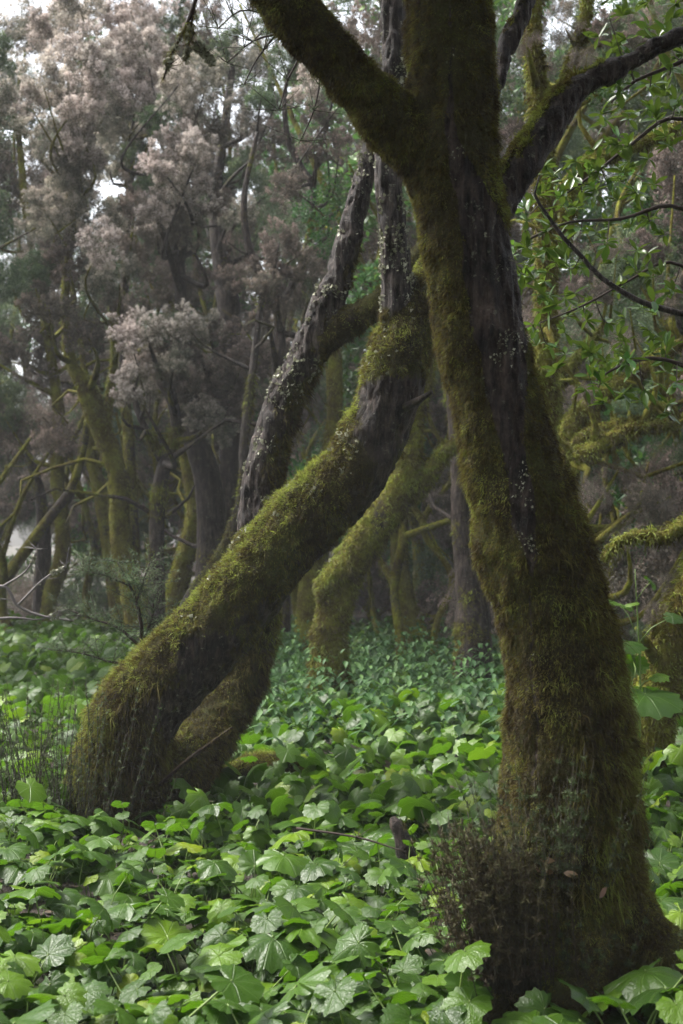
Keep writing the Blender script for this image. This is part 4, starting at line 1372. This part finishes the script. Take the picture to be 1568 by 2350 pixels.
ds = 8.6
b = P(325, 1560, ds)
branching('heath_sapling', [px_path([(322, 1700, 6), (326, 1480, 5), (318, 1400, 4), (296, 1340, 3), (270, 1290, 2)], ds), px_path([(328, 1470, 4), (348, 1420, 3), (352, 1380, 2)], ds),
                            px_path([(318, 1480, 4), (270, 1440, 3), (210, 1420, 2), (160, 1400, 1.5)], ds), px_path([(312, 1390, 3), (330, 1330, 2), (345, 1290, 1.5)], ds),
                            px_path([(324, 1520, 4), (260, 1520, 3), (190, 1500, 2), (110, 1490, 1.5)], ds), px_path([(300, 1345, 3), (240, 1320, 2), (190, 1310, 1.5)], ds)],
          (b.x, b.y, 0), 'spindly dark heath sapling with thin foliage behind the leaning stem', 'sapling', 'twig', (0.35, 0.5, 0.65, 0.8, 0.9, 1.0), 3, 'heath_green', 62, 0.2, 0.018)
ds = 9.5
b = P(-80, 1420, ds)
branching('lichened_branch', [px_path([(-110, 1430, 6), (0, 1345, 4), (40, 1390, 3.5), (90, 1412, 3), (165, 1425, 2)], ds), px_path([(-60, 1425, 5), (30, 1418, 3), (90, 1422, 2), (130, 1405, 1.5)], ds),
                              px_path([(40, 1390, 3), (100, 1330, 2.5), (150, 1300, 2)], ds), px_path([(0, 1350, 3), (60, 1310, 2.5), (85, 1260, 1.5)], ds)],
          (b.x, b.y, 0), 'bare grey branch crusted with lichen reaching in at the left edge', 'branch', 'palebranch', (0.6, 1.0), 8, None, 0, 0.10, 0.02, 700, 0.6)
ds = 4.7
b = P(450, -80, ds)
hb = branching('hanging_branch', [px_path([(520, -260, 9), (470, -120, 6), (446, 0, 5), (418, 70, 4), (392, 120, 3), (374, 178, 2)], ds), px_path([(452, -40, 4), (440, 40, 3), (430, 100, 2.5), (424, 135, 1.5)], ds),
                                  px_path([(440, 90, 2), (470, 120, 1.6), (486, 140, 1)], ds)],
               (b.x, b.y, b.z), 'thin dark branch hung with lichen dangling from the top edge', 'branch', 'twig', (0.95,), 18, None, 0, 0.05, 0.02, 500, 0.2)
for k, ch in enumerate([o for o in hb.children if o.name.startswith('stem')][:2]):
    me = ch.data
    vv = np.empty(len(me.vertices) * 3, np.float32)
    me.vertices.foreach_get('co', vv)
    vv = vv.reshape(-1, 3).astype(float) + np.array(hb.location)
    tt = np.array([p.vertices[:] for p in me.polygons])
    zz = (vv[:, 2] < P(0, 40, ds).z) * 1.0 + 0.01
    moss_coat(ch, hb, vv, tt, zz, 200, 0.03, 0.0011, 1.6, 'lichen_strands', 'moss', 0.5)
# drooping fine twigs below the left limb
ds = 6.6
b = P(640, 60, ds)
branching('weeping_twigs', [px_path([(760, -60, 6), (700, 30, 4), (640, 70, 3), (590, 130, 2), (560, 190, 1.5)], ds), px_path([(720, 20, 4), (690, 120, 3), (660, 180, 2), (640, 250, 1.5)], ds),
                            px_path([(650, 70, 3), (580, 90, 2), (520, 140, 1.5)], ds), px_path([(730, 60, 3), (735, 170, 2.5), (720, 250, 2), (690, 320, 1.5)], ds),
                            px_path([(640, 70, 3), (610, 30, 2.5), (550, 20, 2), (500, 60, 1.5)], ds)],
          (b.x, b.y, b.z), 'fine drooping dark twigs with sparse needles below the left limb', 'branch', 'twig', (0.5, 0.75, 1.0), 28, 'heath_green', 36, 0.17, 0.014)


# ------------------------------------------------------------------ glossy laurel on the right
def laurel_leaf(rng):
    L, W = rng.uniform(0.062, 0.095), rng.uniform(0.024, 0.034)
    xs = np.array([0, 0.22, 0.5, 0.78, 1.0])
    ws = np.array([0.0, 0.62, 1.0, 0.72, 0.0])
    bend = rng.uniform(-0.25, 0.1)
    V = [(0, 0, 0)]
    for x, w in zip(xs[1:4], ws[1:4]):
        z = bend * L * x * x
        V += [(x * L, -w * W / 2, z + 0.15 * w * W), (x * L, 0, z), (x * L, w * W / 2, z + 0.15 * w * W)]
    V.append((L, 0, bend * L))
    T = [(0, 1, 2), (0, 2, 3)]
    for k in range(2):
        a = 1 + 3 * k
        T += [(a, a + 3, a + 4), (a, a + 4, a + 1), (a + 1, a + 4, a + 5), (a + 1, a + 5, a + 2)]
    T += [(7, 10, 8), (8, 10, 9)]
    return np.array(V), np.array(T)


rngy = np.random.default_rng(8)
LL = []
for k in range(8):
    v, t = laurel_leaf(rngy)
    LL.append(mesh_np('laurel_leaf', v, t, [M['laurel']], attrs={'tint': np.full(len(v), rngy.random())}))
dl = 6.1
b = P(1760, 1600, dl)
lt_ = empty('laurel_tree', (b.x, b.y, 0), 'glossy green laurel reaching in from the right edge in front of the brown wood', 'tree')
skel = [px_path([(1760, 2100, 40), (1765, 1600, 36), (1755, 1100, 32), (1740, 700, 28), (1720, 300, 22), (1700, -100, 15), (1690, -400, 8)], dl),
        px_path([(1750, 900, 12), (1640, 745, 9), (1562, 718, 7.5), (1470, 690, 7), (1382, 636, 6), (1335, 585, 5.5), (1296, 545, 5), (1258, 492, 4.5), (1228, 442, 3.5), (1240, 400, 2)], 5.9),
        px_path([(1705, 60, 9), (1620, 110, 6), (1540, 150, 5), (1460, 182, 4), (1405, 232, 2)], 5.5),
        px_path([(1735, 620, 9), (1640, 520, 6), (1540, 470, 5), (1430, 500, 4), (1310, 508, 3), (1220, 545, 3), (1172, 580, 2)], 6.2),
        px_path([(1755, 1000, 9), (1640, 880, 6), (1530, 825, 5), (1440, 832, 4), (1370, 872, 2)], 6.0),
        px_path([(1720, 380, 9), (1630, 300, 6), (1540, 268, 5), (1450, 330, 4), (1360, 400, 3), (1290, 450, 2)], 6.3),
        px_path([(1745, 760, 8), (1640, 660, 5), (1540, 600, 4), (1450, 640, 3), (1340, 700, 2.5), (1240, 740, 1.5)], 6.5)]
SS = []
for k, pts in enumerate(skel):
    S = resample(pts, 0.05)
    SS.append(S)
    v, t = tube(S, 10 if k == 0 else 7, 0.12, 20)
    if k < 2:
        obj('trunk' if k == 0 else 'branch', mesh_np('branch', at_root(lt_, v), t, [M['pale']], attrs={'moss': np.full(len(v), 0.2)}), lt_)
    else:
        obj('branch', mesh_np('branch', at_root(lt_, v), t, [M['twig']], attrs={'tint': np.full(len(v), .5)}), lt_)
SA = np.vstack(SS[1:])
cl = [(1450, 130), (1492, 188), (1542, 150), (1424, 190), (1530, 60), (1485, 40), (1555, 225), (1415, 300), (1445, 325), (1505, 255), (1352, 385), (1285, 400), (1402, 405), (1200, 475), (1290, 445), (1340, 430),
      (1462, 430), (1500, 500), (1392, 562), (1330, 520), (1250, 565), (1300, 612), (1212, 632), (1450, 600), (1540, 652), (1180, 562), (1222, 742), (1262, 702), (1345, 705), (1400, 742),
      (1502, 690), (1530, 792), (1440, 822), (1380, 872), (1352, 858), (1482, 900), (1552, 880), (1262, 792), (1422, 482), (1230, 522), (1400, 30), (1555, 330), (1555, 60), (1370, 840)]
nleaf = 0
for (u, v_) in cl:
    d0 = np.hypot(784 + F * SA[:, 0] / SA[:, 1] - u, 1207 - F * (SA[:, 2] - EYE) / SA[:, 1] - v_)
    q = SA[d0.argmin()]
    dd = q[1] + rngy.uniform(-0.25, 0.25)
    c = P(u, v_, dd)
    p0 = Vector(q[:3])
    mid = p0.lerp(c, 0.5) + Vector((0, 0, -0.03))
    S = resample([(p0, 0.003), (mid, 0.0024), (c, 0.0014)], 0.03)
    v, t = tube(S, 5)
    tw = obj('twig', mesh_np('twig', at_root(lt_, v), t, [M['twig']], attrs={'tint': np.full(len(v), .5)}), lt_)
    dirn = (c - p0).normalized() if (c - p0).length > 0.02 else Vector((-1, 0, 0.3))
    n = int(rngy.integers(7, 10))
    for k in range(n):
        if nleaf >= 298:
            break
        f = k / n
        ps = c.lerp(mid, f * 0.8)
        ddv = (dirn * 0.7 + Vector(rngy.normal(size=3)) * 0.65 + Vector((0, 0, 0.12))).normalized()
        qd = ddv.to_track_quat('X', 'Z')
        qd = qd @ Quaternion((1, 0, 0), rngy.normal() * 0.5)
        o = obj('leaf', LL[int(rngy.integers(8))], tw, ps - lt_.location)
        o.rotation_mode = 'QUATERNION'
        o.rotation_quaternion = qd
        sc_ = rngy.uniform(0.75, 1.2)
        o.scale = (sc_,) * 3
        nleaf += 1

Vs, Ts, Tt, off = [], [], [], 0
for (u, v_) in cl * 4:
    uu, vv_ = u + rngy.normal() * 40, v_ + rngy.normal() * 40
    c = P(uu, vv_, 6.3 + rngy.uniform(-0.3, 0.6))
    for k in range(8):
        v, t = laurel_leaf(rngy)
        dv_ = Vector((rngy.normal() - 0.4, rngy.normal(), rngy.normal() * 0.7 + 0.2)).normalized()
        mq = np.array((dv_.to_track_quat('X', 'Z') @ Quaternion((1, 0, 0), rngy.normal() * 0.5)).to_matrix())
        Vs.append(v @ mq.T * rngy.uniform(0.7, 1.0) + np.array(c))
        Ts.append(t + off)
        Tt.append(np.full(len(v), rngy.random()))
        off += len(v)
lm = obj('leaves', mesh_np('leaves', at_root(lt_, np.vstack(Vs)), np.vstack(Ts), [M['laurel']], attrs={'tint': np.concatenate(Tt)}), lt_)
lm['kind'] = 'stuff'

# ------------------------------------------------------------------ small things on the ground and on the trunk foot
v, t = tube(resample([(Vector((-0.27, 0, -0.06)), 0.05), (Vector((-0.08, 0.02, 0.0)), 0.085), (Vector((0.12, 0, 0.0)), 0.08), (Vector((0.3, -0.02, -0.08)), 0.045)], 0.04), 12, 0.3, 9)
b = P(610, 1742, 8.9)
lg = empty('mossy_log', (b.x, b.y, 0.16), 'low moss-grown lump of rotten wood in the leaves between the trees', 'log')
lo = obj('log_body', mesh_np('log_body', v, t, [M['hero']], attrs={'moss': np.full(len(v), .9)}), lg)
moss_coat(lo, lg, v + np.array(lg.location), t, (v[:, 2] > 0) * 1.0 + .01, 5000, 0.025, 0.0018, 0.3, base_t=0.6)
v, t = tube(resample([(Vector((0.03, 0, -0.1)), 0.05), (Vector((0.0, 0, 0.1)), 0.045), (Vector((-0.035, 0, 0.19)), 0.03), (Vector((-0.05, 0, 0.22)), 0.012)], 0.03), 10, 0.35, 14)
b = P(925, 1960, 6.7)
st_ = empty('rotten_stump', (b.x, b.y, 0.08), 'small dark rotten stump poking out of the leaves left of the big trunk', 'stump')
obj('stump_body', mesh_np('stump_body', v, t, [M['hero']], attrs={'moss': np.full(len(v), .25)}), st_)
dv = np.array([(0, 0, 0), (.25, -.16, .03), (.25, .16, .05), (.6, -.18, .0), (.6, .18, .07), (1, 0, .1)]) * 0.055
dt = np.array([(0, 1, 2), (1, 3, 4), (1, 4, 2), (3, 5, 4)])
DL = mesh_np('dry_leaf', dv, dt, [M['dryleaf']], attrs={'tint': np.array([.3, .5, .5, .8, .8, .6])})
for (u, v_, rz, lab) in ((1238, 1972, 0.3, 'pale curled dry leaf caught highest on the big trunk foot'), (1292, 2002, -0.6, 'dry leaf caught on the right part of the trunk foot ledge'),
                         (1270, 1998, 2.2, 'brown dry leaf lying beside the ledge leaf on the trunk foot'), (1176, 2070, 1.2, 'upright dry leaf among dark shoots on the left of the trunk foot'),
                         (1160, 2088, 2.6, 'dry leaf tucked lowest in the dark shoots of the trunk foot'), (1375, 2060, 0.9, 'tiny brown dry leaf on the right side of the trunk foot'), (1240, 1998, 1.9, 'reddish dry leaf below the pale curled leaf on trunk')):
    c = P(u, v_, 4.60)
    o = obj('dry_leaf', DL, None, c, (R(60), rngy.normal() * 0.5, rz))
    tag(o, lab, 'dead leaf', 'dry leaves caught on the big trunk foot')
# leaf litter on the soil
fp = P(820, 1965, 6.5)
branching('fallen_twig', [[(Vector((fp.x - 0.28, fp.y + 0.1, 0.27)), 0.006), (Vector((fp.x, fp.y, 0.25)), 0.005), (Vector((fp.x + 0.22, fp.y - 0.08, 0.20)), 0.003)]], (fp.x, fp.y, 0), 'thin dark fallen twig lying across the leaves left of the rotten stump', 'twig', 'twig', (0.6,), 51, None, 0, 0.08)
n = 5000
xy = np.stack([rngm.uniform(-0.33, 0.33, n), 3.0 + 12 * rngm.random(n)], 1)
xy[:, 0] *= xy[:, 1]
a = rngm.uniform(0, 6.28, n)
s = rngm.uniform(0.4, 1.1, n)
ca, sa = np.cos(a), np.sin(a)
q = dv[None] * s[:, None, None]
V = np.stack([q[:, :, 0] * ca[:, None] - q[:, :, 1] * sa[:, None] + xy[:, :1], q[:, :, 0] * sa[:, None] + q[:, :, 1] * ca[:, None] + xy[:, 1:], q[:, :, 2] + (gz(xy[:, 0], xy[:, 1]) + 0.006)[:, None]], -1)
b = np.arange(n)[:, None, None] * 6
o = obj('leaf_litter', mesh_np('leaf_litter', V.reshape(-1, 3), (dt[None] + b).reshape(-1, 3), [M['dryleaf']], attrs={'tint': np.repeat(rngm.random(n) * 0.5, 6)}))
o['kind'] = 'stuff'

# ------------------------------------------------------------------ mist
HAZE = 0.0011
hm = bpy.data.meshes.new('haze')
x0, x1, y0, y1, z0, z1 = -100, 100, -70, 130, -2, 15
hm.from_pydata([(x, y, z) for z in (z0, z1) for y in (y0, y1) for x in (x0, x1)], [], [(0, 2, 3, 1), (4, 5, 7, 6), (0, 1, 5, 4), (2, 6, 7, 3), (0, 4, 6, 2), (1, 3, 7, 5)])
mm = bpy.data.materials.new('mist')
mm.use_nodes = True
nt = mm.node_tree
nt.nodes.remove(nt.nodes['Principled BSDF'])
pv = nt.nodes.new('ShaderNodeVolumePrincipled')
pv.inputs['Color'].default_value = (0.93, 0.95, 0.98, 1)
pv.inputs['Density'].default_value = HAZE
nt.links.new(pv.outputs[0], nt.nodes['Material Output'].inputs['Volume'])
hm.materials.append(mm)
ho = obj('haze', hm)
ho['kind'] = 'stuff'
